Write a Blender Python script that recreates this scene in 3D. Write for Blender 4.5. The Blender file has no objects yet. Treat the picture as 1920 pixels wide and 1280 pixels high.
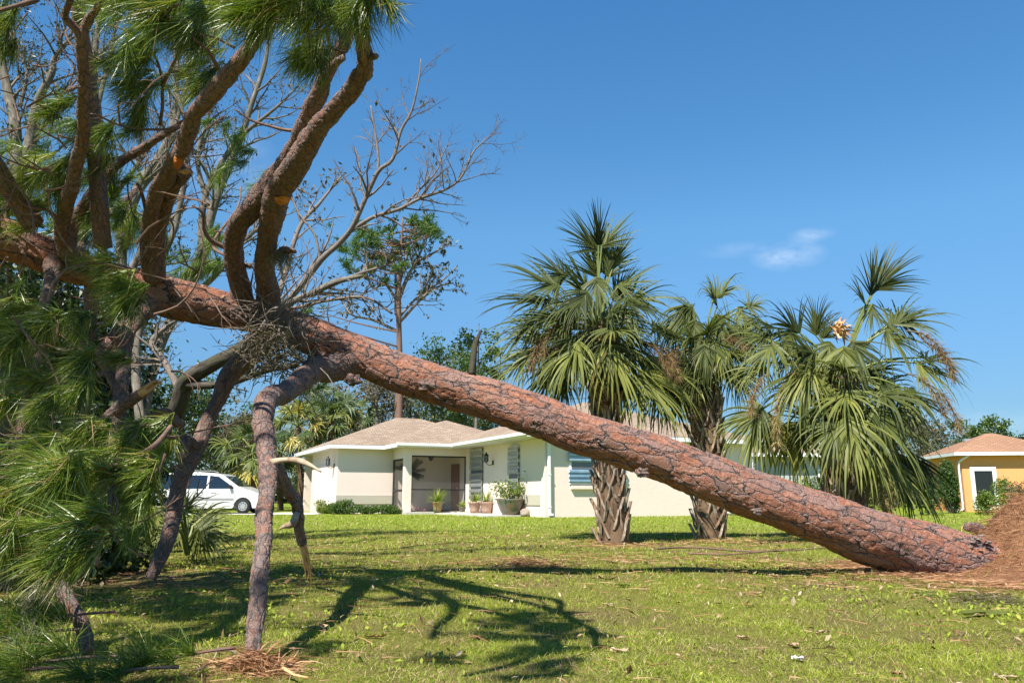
import bpy, math, random
import numpy as np
from mathutils import Vector

S = bpy.context.scene
COL = S.collection
RNG = np.random.default_rng(7)
random.seed(7)

# ------------------------------------------------------------------ camera
CAMH, TILT, FPX = 0.70, math.radians(11.07), 1493.3
cam_d = bpy.data.cameras.new('camera'); cam = bpy.data.objects.new('camera', cam_d); COL.objects.link(cam)
cam_d.lens = 28.0; cam_d.sensor_width = 36.0; cam_d.clip_start = 0.05; cam_d.clip_end = 3000
cam.location = (0, 0, CAMH); cam.rotation_euler = (math.radians(90) + TILT, 0, 0)
S.camera = cam
S.render.resolution_x, S.render.resolution_y = 1024, 682

# ------------------------------------------------------------------ light
KX, KY = 0.38, 0.64                      # shadow shift per metre of height
sun_vec = Vector((-KX, -KY, 1.0)).normalized()
sun_d = bpy.data.lights.new('sun', 'SUN'); sun = bpy.data.objects.new('sun', sun_d); COL.objects.link(sun)
sun_d.energy = 5.0; sun_d.angle = math.radians(0.53); sun_d.color = (1.0, 0.95, 0.87)
sun.rotation_euler = sun_vec.to_track_quat('Z', 'Y').to_euler()
sun.location = (-5, -8, 20)
W = bpy.data.worlds.new('World'); S.world = W; W.use_nodes = True
wn, wl = W.node_tree.nodes, W.node_tree.links
wn.clear()
wo = wn.new('ShaderNodeOutputWorld'); bg = wn.new('ShaderNodeBackground'); sky = wn.new('ShaderNodeTexSky')
sky.sky_type = 'NISHITA'; sky.sun_disc = False
sky.sun_elevation = math.asin(sun_vec.z); sky.sun_rotation = math.atan2(sun_vec.x, sun_vec.y)
sky.air_density = 1.0; sky.dust_density = 0.0; sky.ozone_density = 2.6; sky.altitude = 0
bg.inputs['Strength'].default_value = 0.095
# a few thin wisps of cloud low over the palms (direction space)
tc = wn.new('ShaderNodeTexCoord')
def wmath(op, a=None, b=None, clamp=False):
    n = wn.new('ShaderNodeMath'); n.operation = op; n.use_clamp = clamp
    for i, q in enumerate((a, b)):
        if q is None: continue
        if isinstance(q, (int, float)): n.inputs[i].default_value = q
        else: wl.new(q, n.inputs[i])
    return n.outputs[0]
def wisp(px, py, sx, sy, amp):
    u, v = px - 960, 640 - py
    d = Vector((u, FPX * math.cos(TILT) - v * math.sin(TILT), FPX * math.sin(TILT) + v * math.cos(TILT))).normalized()
    mp = wn.new('ShaderNodeVectorMath'); mp.operation = 'SUBTRACT'; wl.new(tc.outputs['Generated'], mp.inputs[0]); mp.inputs[1].default_value = d
    sc = wn.new('ShaderNodeVectorMath'); sc.operation = 'MULTIPLY'; wl.new(mp.outputs[0], sc.inputs[0]); sc.inputs[1].default_value = (1 / sx, 1 / sx, 1 / sy)
    ln = wn.new('ShaderNodeVectorMath'); ln.operation = 'LENGTH'; wl.new(sc.outputs[0], ln.inputs[0])
    return wmath('MULTIPLY', wmath('SUBTRACT', 1.0, ln.outputs['Value'], True), amp)
m1 = wisp(1478, 480, 0.047, 0.019, 1.25); m2 = wisp(1522, 440, 0.030, 0.010, 0.8); m3 = wisp(1385, 468, 0.05, 0.011, 0.35)
m4 = wisp(410, 300, 0.07, 0.05, 0.7); m5 = wisp(1860, 790, 0.08, 0.018, 0.35)
msum = wmath('ADD', wmath('ADD', wmath('ADD', m1, m2), m3), wmath('ADD', m4, m5))
no = wn.new('ShaderNodeTexNoise'); no.inputs['Scale'].default_value = 22; no.inputs['Detail'].default_value = 7; no.inputs['Roughness'].default_value = 0.6
mpn = wn.new('ShaderNodeMapping'); mpn.inputs['Scale'].default_value = (1, 1, 2.4); wl.new(tc.outputs['Generated'], mpn.inputs['Vector']); wl.new(mpn.outputs[0], no.inputs['Vector'])
nf = wmath('MULTIPLY', wmath('SUBTRACT', no.outputs['Fac'], 0.36, True), 2.6)
cf = wmath('MULTIPLY', msum, nf, True)
mx = wn.new('ShaderNodeMixRGB'); wl.new(wmath('MULTIPLY', cf, 0.42), mx.inputs[0])
sat = wn.new('ShaderNodeHueSaturation'); sat.inputs['Saturation'].default_value = 1.0; sat.inputs['Value'].default_value = 1.0
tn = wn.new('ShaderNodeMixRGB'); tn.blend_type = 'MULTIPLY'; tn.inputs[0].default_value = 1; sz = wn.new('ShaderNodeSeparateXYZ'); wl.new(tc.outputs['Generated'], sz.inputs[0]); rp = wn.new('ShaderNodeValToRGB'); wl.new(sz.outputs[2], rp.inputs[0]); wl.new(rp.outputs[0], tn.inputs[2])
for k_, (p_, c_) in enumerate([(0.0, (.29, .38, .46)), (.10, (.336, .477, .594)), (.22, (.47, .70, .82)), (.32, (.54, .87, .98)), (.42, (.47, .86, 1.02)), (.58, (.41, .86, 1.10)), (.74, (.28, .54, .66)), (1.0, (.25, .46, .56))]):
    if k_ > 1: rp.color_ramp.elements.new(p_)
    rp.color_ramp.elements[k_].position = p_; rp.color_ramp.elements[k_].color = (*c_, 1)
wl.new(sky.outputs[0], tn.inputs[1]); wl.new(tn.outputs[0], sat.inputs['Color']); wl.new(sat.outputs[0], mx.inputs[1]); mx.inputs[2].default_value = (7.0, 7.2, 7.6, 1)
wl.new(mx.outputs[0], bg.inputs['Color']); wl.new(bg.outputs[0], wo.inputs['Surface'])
vs = S.view_settings; vs.view_transform = 'Standard'; vs.look = 'None'; vs.gamma = 1; vs.exposure = 0.93
S.render.engine = 'CYCLES'
cy = S.cycles
cy.max_bounces = 7; cy.diffuse_bounces = 3; cy.glossy_bounces = 2; cy.transmission_bounces = 3; cy.transparent_max_bounces = 8
cy.use_denoising = True; cy.use_adaptive_sampling = True; cy.adaptive_threshold = 0.012
cy.caustics_reflective = False; cy.caustics_refractive = False

# ------------------------------------------------------------------ picture maths
CT, ST = math.cos(TILT), math.sin(TILT)
def P(px, py, Y):
    """point seen at photo pixel (1920 wide) standing Y metres ahead"""
    u, v = px - 960, 640 - py
    t = Y / (FPX * CT - v * ST)
    return np.array([u * t, Y, CAMH + (FPX * ST + v * CT) * t])
def G(px, py, z=0.0):
    u, v = px - 960, 640 - py
    t = (z - CAMH) / (FPX * ST + v * CT)
    return np.array([u * t, (FPX * CT - v * ST) * t, z])
def MPP(px, py, Y):
    p = P(px, py, Y)
    return (Y * CT + (p[2] - CAMH) * ST) / FPX      # metres per photo pixel

# ------------------------------------------------------------------ mesh builder
ORG = {}
class MB:
    def __init__(s): s.V, s.F, s.M, s.B, s.T, s.n = [], [], [], [], [], 0
    def add(s, V, F, mat=0, bark=None, tint=None):
        V = np.asarray(V, float).reshape(-1, 3)
        if isinstance(F, np.ndarray): F = [F]
        elif len(F) and not isinstance(F[0], np.ndarray):
            d = {}
            for f in F: d.setdefault(len(f), []).append(f)
            F = [np.array(q) for q in d.values()]
        for f in F:
            if len(f): s.F.append(f + s.n); s.M.append(np.full(len(f), mat))
        s.V.append(V)
        s.B.append(V if bark is None else bark)
        s.T.append(np.full(len(V), 0.5) if tint is None else (np.full(len(V), tint) if np.isscalar(tint) else tint))
        s.n += len(V)
    def box(s, c, d, rot=0, mat=0, bev=0):
        x, y, z = d[0] / 2, d[1] / 2, d[2] / 2
        if bev:
            b = min(bev, x * .45, y * .45, z * .45); V = []; 
            for zz, k in ((-z, b), (-z + b, 0), (z - b, 0), (z, b)):
                X, Y = x - k, y - k
                V += [(-X + b, -Y, zz), (X - b, -Y, zz), (X, -Y + b, zz), (X, Y - b, zz), (X - b, Y, zz), (-X + b, Y, zz), (-X, Y - b, zz), (-X, -Y + b, zz)]
            F = [tuple(range(7, -1, -1)), tuple(range(24, 32))]
            for k in range(3):
                for i in range(8): j = (i + 1) % 8; F.append((k * 8 + i, k * 8 + j, k * 8 + 8 + j, k * 8 + 8 + i))
        else:
            V = [(-x, -y, -z), (x, -y, -z), (x, y, -z), (-x, y, -z), (-x, -y, z), (x, -y, z), (x, y, z), (-x, y, z)]
            F = [(3, 2, 1, 0), (4, 5, 6, 7), (0, 1, 5, 4), (1, 2, 6, 5), (2, 3, 7, 6), (3, 0, 4, 7)]
        V = np.array(V); c_, s_ = math.cos(rot), math.sin(rot)
        V = np.stack([V[:, 0] * c_ - V[:, 1] * s_, V[:, 0] * s_ + V[:, 1] * c_, V[:, 2]], 1) + np.array(c)
        s.add(V, F, mat)
    def build(s, name, mats, parent=None, origin=None, smooth=False):
        V = np.concatenate(s.V); B = np.concatenate(s.B); T = np.concatenate(s.T)
        if parent is not None: org = ORG[parent.name]
        else: org = np.array(origin if origin is not None else (0, 0, 0), float)
        me = bpy.data.meshes.new(name)
        me.vertices.add(len(V)); me.vertices.foreach_set('co', (V - org).astype(np.float32).ravel())
        lt = np.concatenate([np.full(len(f), f.shape[1]) for f in s.F]); li = np.concatenate([f.ravel() for f in s.F])
        me.loops.add(len(li)); me.loops.foreach_set('vertex_index', li.astype(np.int32))
        me.polygons.add(len(lt)); me.polygons.foreach_set('loop_start', (np.cumsum(lt) - lt).astype(np.int32))
        me.polygons.foreach_set('material_index', np.concatenate(s.M).astype(np.int32))
        me.polygons.foreach_set('use_smooth', np.full(len(lt), smooth))
        a = me.attributes.new('bark', 'FLOAT_VECTOR', 'POINT'); a.data.foreach_set('vector', B.astype(np.float32).ravel())
        a = me.attributes.new('tint', 'FLOAT', 'POINT'); a.data.foreach_set('value', T.astype(np.float32))
        me.update(calc_edges=True); me.validate()
        for m in (mats if isinstance(mats, (list, tuple)) else [mats]): me.materials.append(m)
        o = bpy.data.objects.new(name, me); COL.objects.link(o)
        if parent is not None: o.parent = parent
        else: o.location = org
        ORG[o.name] = org
        return o
def tag(o, label=None, cat=None, group=None, kind=None):
    if label: o['label'] = label
    if cat: o['category'] = cat
    if group: o['group'] = group
    if kind: o['kind'] = kind
    return o
def thing(name, loc, label, cat, group=None):
    o = bpy.data.objects.new(name, None); COL.objects.link(o); o.location = tuple(loc); o.empty_display_size = .2
    ORG[o.name] = np.array(loc, float)
    return tag(o, label, cat, group)

def norm(v): v = np.asarray(v, float); return v / (np.linalg.norm(v, axis=-1, keepdims=True) + 1e-12)
def catmull(pts, vals, step):
    pts = np.asarray(pts, float); vals = np.asarray(vals, float)
    if len(pts) == 2: pts = np.array([pts[0], (pts[0] + pts[1]) / 2, pts[1]]); vals = np.array([vals[0], (vals[0] + vals[1]) / 2, vals[1]])
    q = np.column_stack([pts, vals]); q = np.vstack([2 * q[0] - q[1], q, 2 * q[-1] - q[-2]])
    out = []
    for i in range(1, len(q) - 2):
        n = max(1, int(np.linalg.norm(q[i + 1, :3] - q[i, :3]) / step)); t = (np.arange(n) / n)[:, None]
        a, b, c, d = q[i - 1], q[i], q[i + 1], q[i + 2]
        out.append(.5 * ((2 * b) + (-a + c) * t + (2 * a - 5 * b + 4 * c - d) * t ** 2 + (-a + 3 * b - 3 * c + d) * t ** 3))
    out.append(q[-2][None]); out = np.vstack(out)
    return out[:, :3], np.maximum(out[:, 3], .0006)
def frames(p):
    t = norm(np.gradient(p, axis=0)); n = len(p)
    u = np.zeros((n, 3)); a = np.array([0, 0, 1.]) if abs(t[0, 2]) < .9 else np.array([1., 0, 0])
    u[0] = norm(np.cross(t[0], a))
    for i in range(1, n): w = u[i - 1] - t[i] * np.dot(u[i - 1], t[i]); u[i] = norm(w)
    return t, u, np.cross(t, u)
def tube(mb, pts, rads, seg=8, step=.05, mat=0, rough=0.0, cap=True, tint=None, boff=None, lump=None):
    p, r = catmull(pts, rads, step); t, u, v = frames(p); n = len(p)
    th = np.arange(seg) / seg * 2 * np.pi
    s = np.concatenate([[0], np.cumsum(np.linalg.norm(np.diff(p, axis=0), axis=1))])
    R = np.repeat(r[:, None], seg, 1)
    if rough:
        ph = RNG.random(6) * 6.28
        R = R * (1 + rough * (np.sin(s[:, None] / (r.mean() * 2.6) + ph[0] + 1.3 * np.sin(th + ph[1])) * .5 + np.sin(2 * th[None] + s[:, None] / (r.mean() * 5) + ph[2]) * .45 + np.sin(3 * th[None] - s[:, None] / (r.mean() * 3.3) + ph[3]) * .35))
    if lump is not None: R = R * lump(s / s[-1], th)
    V = p[:, None] + R[..., None] * (np.cos(th)[None, :, None] * u[:, None] + np.sin(th)[None, :, None] * v[:, None])
    off = RNG.random(3) * 40 if boff is None else boff
    B = np.stack([r[:, None] * np.cos(th)[None], r[:, None] * np.sin(th)[None], np.repeat(s[:, None], seg, 1)], -1) + off
    i = np.arange(n - 1)[:, None] * seg; j = np.arange(seg)[None]; k = (np.arange(seg) + 1) % seg
    F = np.stack([i + j, i + k[None], i + seg + k[None], i + seg + j], -1).reshape(-1, 4)
    Fs = [F]
    V = V.reshape(-1, 3); B = B.reshape(-1, 3)
    if cap:
        V = np.vstack([V, p[0], p[-1]]); B = np.vstack([B, off, off + [0, 0, s[-1]]]); a = n * seg
        Fs.append(np.array([(a, (q + 1) % seg, q) for q in range(seg)])); b = (n - 1) * seg
        Fs.append(np.array([(a + 1, b + q, b + (q + 1) % seg) for q in range(seg)]))
    mb.add(V, Fs, mat, bark=B, tint=tint)
    return p, r, t

# ------------------------------------------------------------------ materials
def mat(name, col=(.5, .5, .5), rough=.7, metal=0, spec=.3):
    m = bpy.data.materials.new(name); m.use_nodes = True; b = m.node_tree.nodes['Principled BSDF']
    b.inputs['Base Color'].default_value = (*col, 1); b.inputs['Roughness'].default_value = rough; b.inputs['Metallic'].default_value = metal
    b.inputs['Specular IOR Level'].default_value = spec
    return m
class NT:
    def __init__(s, m): s.m = m; s.n = m.node_tree.nodes; s.l = m.node_tree.links; s.b = s.n['Principled BSDF']; s.out = s.n['Material Output']
    def new(s, t, **k):
        x = s.n.new(t)
        for a, b in k.items(): setattr(x, a, b)
        return x
    def put(s, sock, v):
        if isinstance(v, (int, float)): sock.default_value = v
        elif isinstance(v, tuple): sock.default_value = v if len(v) != 3 or sock.type == 'VECTOR' else (*v, 1)
        else: s.l.new(v, sock)
    def attr(s, nm, o='Vector'): return s.new('ShaderNodeAttribute', attribute_name=nm).outputs[o]
    def geo(s, o='Position'): return s.new('ShaderNodeNewGeometry').outputs[o]
    def objc(s): return s.new('ShaderNodeTexCoord').outputs['Object']
    def noise(s, vec, scale, det=4, rough=.55, o='Fac', dist=0):
        x = s.new('ShaderNodeTexNoise'); s.l.new(vec, x.inputs['Vector']); x.inputs['Scale'].default_value = scale; x.inputs['Detail'].default_value = det; x.inputs['Roughness'].default_value = rough; x.inputs['Distortion'].default_value = dist
        return x.outputs[o]
    def vor(s, vec, scale, feat='F1', o='Distance', rnd=1.0):
        x = s.new('ShaderNodeTexVoronoi', feature=feat); s.l.new(vec, x.inputs['Vector']); x.inputs['Scale'].default_value = scale; x.inputs['Randomness'].default_value = rnd
        return x.outputs[o]
    def math(s, op, a, b=0.0, clamp=False):
        x = s.new('ShaderNodeMath', operation=op, use_clamp=clamp); s.put(x.inputs[0], a); s.put(x.inputs[1], b); return x.outputs[0]
    def vmath(s, op, a, b):
        x = s.new('ShaderNodeVectorMath', operation=op); s.put(x.inputs[0], a); s.put(x.inputs[1], b); return x.outputs[0]
    def mix(s, f, a, b, mode='MIX'):
        x = s.new('ShaderNodeMixRGB', blend_type=mode); s.put(x.inputs[0], f); s.put(x.inputs[1], a); s.put(x.inputs[2], b); return x.outputs[0]
    def ramp(s, f, stops, interp='LINEAR'):
        x = s.new('ShaderNodeValToRGB'); x.color_ramp.interpolation = interp; e = x.color_ramp.elements
        while len(e) < len(stops): e.new(.5)
        for q, (p_, c) in zip(e, stops): q.position = p_; q.color = (*c, 1) if len(c) == 3 else c
        s.l.new(f, x.inputs[0]); return x.outputs[0]
    def maprange(s, f, a, b, c=0., d=1.):
        x = s.new('ShaderNodeMapRange'); s.put(x.inputs[0], f)
        for i, q in enumerate((a, b, c, d)): x.inputs[i + 1].default_value = q
        return x.outputs[0]
    def col(s, c): s.put(s.b.inputs['Base Color'], c)
    def rough(s, c): s.put(s.b.inputs['Roughness'], c)
    def bump(s, h, dist, st=1.0):
        x = s.new('ShaderNodeBump'); x.inputs['Distance'].default_value = dist; x.inputs['Strength'].default_value = st; s.l.new(h, x.inputs['Height']); s.l.new(x.outputs[0], s.b.inputs['Normal'])
    def disp(s, h, sc, mid=0.5):
        x = s.new('ShaderNodeDisplacement'); x.inputs['Scale'].default_value = sc; x.inputs['Midlevel'].default_value = mid; s.l.new(h, x.inputs['Height']); s.l.new(x.outputs[0], s.out.inputs['Displacement'])
        s.m.displacement_method = 'BOTH'

def m_pine_bark(name, sc, depth, bright=1.0, grey=0.0, crackw=.04, el=.30, con=0, sat=.9, cc=(.035, .020, .015)):
    m = mat(name, rough=.85, spec=.25); n = NT(m); v = n.attr('bark')
    wob = n.noise(v, sc * .8, 3, .5, 'Color'); v2 = n.vmath('ADD', v, n.vmath('MULTIPLY', n.vmath('SUBTRACT', wob, (.5, .5, .5)), (.9 / sc,) * 3))
    wob2 = n.noise(v, sc * 5, 3, .6, 'Color'); v2 = n.vmath('ADD', v2, n.vmath('MULTIPLY', n.vmath('SUBTRACT', wob2, (.5, .5, .5)), (.22 / sc,) * 3))
    vs_ = n.vmath('MULTIPLY', v2, (1, 1, el))
    e1 = n.vor(vs_, sc, 'DISTANCE_TO_EDGE'); c1 = n.vor(vs_, sc, 'F1', 'Color')
    vs2 = n.vmath('MULTIPLY', v2, (1, 1, .55)); e2 = n.vor(vs2, sc * 2.7, 'DISTANCE_TO_EDGE'); c2 = n.vor(vs2, sc * 2.7, 'F1', 'Color')
    sx = n.new('ShaderNodeSeparateColor'); n.l.new(c1, sx.inputs[0]); sy = n.new('ShaderNodeSeparateColor'); n.l.new(c2, sy.inputs[0])
    fine = n.noise(v, sc * 9, 6, .65); mid = n.noise(v, sc * 1.6, 4)
    fade = n.maprange(n.noise(v, sc * 1.1, 2), .38, .52)
    crack = n.math('MAXIMUM', n.maprange(e1, .004, crackw), n.math('MULTIPLY', n.math('SUBTRACT', 1.0, fade), .8)); rim = n.maprange(e1, crackw, crackw * 3.2); fl = n.math('MAXIMUM', n.maprange(e2, 0., .05), n.maprange(mid, .45, .6))
    k = bright
    sel = n.math('ADD', n.math('MULTIPLY', sy.outputs[0], .34), n.math('ADD', n.math('MULTIPLY', sx.outputs[0], .30), n.math('MULTIPLY', mid, .36)))
    plate = n.ramp(sel, [(.15, (.20 * k, .082 * k, .050 * k)), (.34, (.33 * k, .118 * k, .060 * k)), (.50, (.42 * k, .165 * k, .088 * k)), (.64, (.35 * k, .165 * k, .115 * k)), (.8, (.46 * k, .245 * k, .160 * k))])
    gr = (.27 * k, .190 * k, .170 * k)
    plate = n.mix(n.maprange(n.math('ADD', sx.outputs[1], n.math('MULTIPLY', fine, .6)), .98, 1.3, 0, .7), plate, gr)
    colr = n.mix(n.math('MAXIMUM', rim, n.math('MULTIPLY', n.math('SUBTRACT', 1.0, fade), .8)), n.mix(fine, (.15 * k, .10 * k, .09 * k), (.36 * k, .27 * k, .25 * k)), plate)
    if grey: colr = n.mix(n.maprange(n.noise(v, sc * .55, 5, .7), .45, .66, 0, grey), colr, (.30 * k, .25 * k, .22 * k))
    colr = n.mix(n.math('MULTIPLY', n.math('SUBTRACT', 1.0, fl), .35), colr, (.11 * k, .055 * k, .036 * k))
    colr = n.mix(crack, cc, colr)
    colr = n.mix(1.0, colr, n.ramp(fine, [(.28, (.70 - con, .70 - con, .70 - con)), (.72, (1.2 + con, 1.2 + con, 1.2 + con))]), 'MULTIPLY')
    hs_ = n.new('ShaderNodeHueSaturation'); hs_.inputs['Saturation'].default_value = sat; n.l.new(colr, hs_.inputs['Color']); n.col(hs_.outputs[0]); n.rough(n.maprange(fine, .3, .7, .6, .9))
    h = n.math('ADD', n.math('MULTIPLY', n.math('MULTIPLY', n.maprange(e1, .0, crackw * 2.2), n.math('ADD', .35, n.math('MULTIPLY', fade, .65))), .42), n.math('ADD', n.math('MULTIPLY', fl, .10), n.math('ADD', n.math('MULTIPLY', sy.outputs[0], .20), n.math('ADD', n.math('MULTIPLY', fine, .20), n.math('MULTIPLY', sx.outputs[0], .28)))))
    n.disp(h, depth, .6)
    return m
def m_bark(name, ca, cb, cc, sc=30, depth=.01):
    m = mat(name, rough=.9, spec=.15); n = NT(m); v = n.attr('bark'); vs_ = n.vmath('MULTIPLY', v, (1, 1, .3))
    a = n.noise(vs_, sc, 6, .65); b = n.noise(v, sc * .22, 4)
    n.col(n.mix(n.maprange(b, .42, .62), n.mix(n.maprange(a, .35, .65), ca, cb), cc)); n.bump(a, depth, .9)
    return m
def m_leaf(name, stops, trans=.35, rough=.45, spec=.35, nz=None):
    """colour picked per leaf by the 'tint' attribute"""
    m = mat(name, rough=rough, spec=spec); n = NT(m)
    t = n.attr('tint', 'Fac'); c = n.ramp(t, stops)
    if nz: c = n.mix(1.0, c, n.ramp(n.noise(n.geo(), nz, 4), [(.3, (.7, .7, .7)), (.7, (1.3, 1.3, 1.3))]), 'MULTIPLY')
    n.col(c)
    if trans:
        tr = n.new('ShaderNodeBsdfTranslucent'); n.l.new(n.mix(1.0, c, (1.3, 1.5, .55), 'MULTIPLY'), tr.inputs['Color'])
        mxs = n.new('ShaderNodeMixShader'); mxs.inputs[0].default_value = trans
        n.l.new(n.b.outputs[0], mxs.inputs[1]); n.l.new(tr.outputs[0], mxs.inputs[2]); n.l.new(mxs.outputs[0], n.out.inputs['Surface'])
    return m
def m_noise(name, c1, c2, sc=8, rough=.8, bump=0, spec=.3, bsc=None, metal=0):
    m = mat(name, rough=rough, spec=spec, metal=metal); n = NT(m); o = n.geo()
    n.col(n.mix(n.maprange(n.noise(o, sc, 6, .6), .3, .7), c1, c2))
    if bump: n.bump(n.noise(o, bsc or sc * 6, 5, .6), bump)
    return m
M = {}
M['trunk'] = m_pine_bark('pine_bark_plates', 12.5, .026, .85, .10, .032, .25, .05, .93)
M['limb'] = m_pine_bark('pine_limb_bark', 27, .013, .68, .8, .06, .42, .42, .84, (.085, .058, .045))
M['limb_far'] = m_bark('thin_branch_bark', (.10, .06, .045), (.26, .15, .105), (.19, .13, .10), 60, .003)
M['wood'] = m_bark('torn_wood', (.62, .38, .17), (.72, .52, .28), (.50, .22, .07), 40, .006)
M['wood_orange'] = m_bark('fresh_orange_wood', (.58, .23, .05), (.66, .33, .10), (.42, .13, .03), 40, .006)
M['stripped'] = m_bark('pale_stripped_wood', (.38, .29, .20), (.52, .43, .31), (.25, .17, .11), 50, .003)
M['oak'] = m_bark('oak_bark', (.085, .072, .058), (.29, .25, .205), (.15, .135, .10), 22, .01)
M['oak_dark'] = m_bark('mossy_oak_bark', (.030, .025, .020), (.115, .10, .078), (.07, .066, .042), 22, .012)
M['twig'] = m_bark('grey_twig', (.12, .095, .08), (.29, .24, .20), (.20, .165, .14), 60, .002)
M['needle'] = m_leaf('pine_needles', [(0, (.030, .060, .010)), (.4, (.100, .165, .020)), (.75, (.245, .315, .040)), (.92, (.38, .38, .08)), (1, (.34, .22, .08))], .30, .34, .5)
M['needle_brown'] = m_leaf('dead_pine_straw', [(0, (.14, .062, .030)), (.5, (.36, .175, .085)), (1, (.55, .35, .20))], .1, .7, .2)
M['palm'] = m_leaf('palm_blade', [(0, (.032, .046, .014)), (.4, (.110, .132, .036)), (.75, (.235, .245, .055)), (.9, (.35, .33, .07)), (1, (.44, .32, .16))], .25, .50, .22)
M['palm_stem'] = mat('palm_stem', (.16, .19, .05), .5)
M['palm_far'] = m_leaf('distant_palm_blade', [(0, (.035, .060, .022)), (.5, (.085, .125, .035)), (.85, (.26, .26, .06)), (1, (.40, .33, .08))], .25, .45, .35)
M['boot'] = m_bark('palm_leaf_base', (.17, .13, .10), (.56, .49, .39), (.30, .19, .12), 26, .008)
M['palm_trunk'] = m_bark('palm_trunk_fibre', (.05, .034, .024), (.17, .11, .07), (.20, .13, .08), 20, .012)
M['straw'] = m_leaf('fruit_stalk', [(0, (.13, .075, .035)), (.6, (.28, .18, .085)), (1, (.42, .34, .14))], .1, .7, .2)
M['grass'] = m_leaf('grass_blade', [(0, (.090, .130, .014)), (.4, (.235, .300, .028)), (.7, (.37, .40, .055)), (.82, (.42, .32, .12)), (1, (.56, .42, .27))], .20, .5, .25)
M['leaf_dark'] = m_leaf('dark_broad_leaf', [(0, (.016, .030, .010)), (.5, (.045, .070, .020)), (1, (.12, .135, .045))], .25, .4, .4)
M['leaf_mid'] = m_leaf('green_broad_leaf', [(0, (.030, .062, .014)), (.5, (.075, .135, .026)), (1, (.19, .24, .05))], .3, .4, .4)
M['leaf_yellow'] = m_leaf('yellow_green_leaf', [(0, (.07, .12, .02)), (.5, (.17, .23, .035)), (1, (.33, .36, .07))], .3, .45, .35)
M['leaf_brown'] = m_leaf('browned_leaf', [(0, (.060, .050, .028)), (.5, (.135, .115, .060)), (1, (.24, .19, .11))], .2, .6, .25)
M['leaf_pinefar'] = m_leaf('distant_pine_needles', [(0, (.025, .060, .012)), (.5, (.065, .130, .020)), (1, (.15, .22, .035))], .25, .5, .3)
M['moss'] = m_leaf('spanish_moss', [(0, (.13, .12, .085)), (1, (.27, .26, .19))], .2, .8, .1)
M['litter'] = m_leaf('leaf_litter', [(0, (.12, .06, .03)), (.4, (.26, .16, .08)), (.75, (.40, .29, .18)), (1, (.52, .42, .29))], .1, .7, .2)
def m_stucco(name, c, c2):
    m = mat(name, rough=.9, spec=.15); n = NT(m); o = n.geo(); a = n.noise(o, 9, 6, .65)
    n.col(n.mix(n.noise(o, .9, 4), c, c2)); n.bump(a, .012, .6); return m
M['cream'] = m_stucco('cream_stucco', (.74, .622, .545), (.80, .677, .60))
M['band'] = m_stucco('beige_trim_band', (.47, .43, .345), (.50, .455, .37))
M['orange'] = m_stucco('orange_stucco', (.70, .315, .125), (.76, .355, .15))
M['grey_wall'] = m_stucco('grey_stucco', (.40, .41, .40), (.45, .46, .45))
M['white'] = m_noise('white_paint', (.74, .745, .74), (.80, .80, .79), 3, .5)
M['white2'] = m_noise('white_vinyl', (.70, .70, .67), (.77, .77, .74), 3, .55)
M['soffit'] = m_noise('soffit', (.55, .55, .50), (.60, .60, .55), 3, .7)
def m_shingle(name, a, b, c):
    m = mat(name, rough=.95, spec=.1); n = NT(m); t = n.objc()
    br = n.new('ShaderNodeTexBrick'); mp = n.new('ShaderNodeMapping'); n.l.new(n.attr('bark'), mp.inputs['Vector']); n.l.new(mp.outputs[0], br.inputs['Vector'])
    br.inputs['Scale'].default_value = 1.0; br.inputs['Brick Width'].default_value = .33; br.inputs['Row Height'].default_value = .145; br.inputs['Mortar Size'].default_value = .014; br.inputs['Mortar Smooth'].default_value = .3; br.inputs['Bias'].default_value = 0
    br.inputs['Color1'].default_value = (*a, 1); br.inputs['Color2'].default_value = (*b, 1); br.inputs['Mortar'].default_value = (*[q * .25 for q in c], 1)
    col = n.mix(n.maprange(n.noise(n.attr('bark'), 3.2, 5, .7), .35, .65, 0, .8), br.outputs[0], c)
    n.col(n.mix(1.0, col, n.ramp(n.noise(n.attr('bark'), .35, 3), [(.3, (.86, .86, .86)), (.7, (1.1, 1.1, 1.1))]), 'MULTIPLY')); n.bump(br.outputs['Fac'], .01, -.5)
    return m
M['shingle'] = m_shingle('brown_shingles', (.31, .235, .175), (.46, .355, .265), (.24, .18, .135))
M['shingle_o'] = m_shingle('orange_brown_shingles', (.34, .195, .12), (.42, .25, .16), (.29, .16, .10))
M['shingle_d'] = m_shingle('dark_shingles', (.10, .10, .11), (.15, .15, .16), (.08, .08, .09))
M['metal'] = m_noise('galvanised_steel', (.42, .44, .44), (.56, .58, .58), 4, .42, 0, .5, metal=.7)
M['bluemetal'] = m_noise('blue_steel_panel', (.22, .38, .55), (.40, .52, .62), 4, .38, 0, .5, metal=.35)
M['black'] = mat('black_metal', (.02, .02, .02), .5)
M['darkglass'] = mat('dark_glass', (.012, .014, .016), .06, 0, .7)
M['glass_grey'] = mat('grey_pane', (.12, .14, .16), .12, 0, .7)
M['terracotta'] = m_noise('terracotta', (.36, .16, .09), (.42, .22, .14), 12)
M['pinkpot'] = m_noise('pinkish_clay', (.38, .24, .18), (.45, .31, .24), 12)
M['glaze'] = m_noise('green_brown_glaze', (.05, .12, .10), (.20, .11, .06), 5, .2, 0, .6)
M['glaze_o'] = m_noise('orange_glaze', (.45, .17, .03), (.10, .22, .12), 4, .25, 0, .6)
M['stone'] = m_noise('stone', (.28, .22, .17), (.42, .36, .30), 10, .9, .01)
M['concrete'] = m_noise('concrete', (.46, .43, .38), (.56, .53, .47), 4, .9, .004)
M['door_red'] = m_noise('red_brown_door', (.19, .075, .045), (.24, .10, .06), 6, .5)
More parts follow.
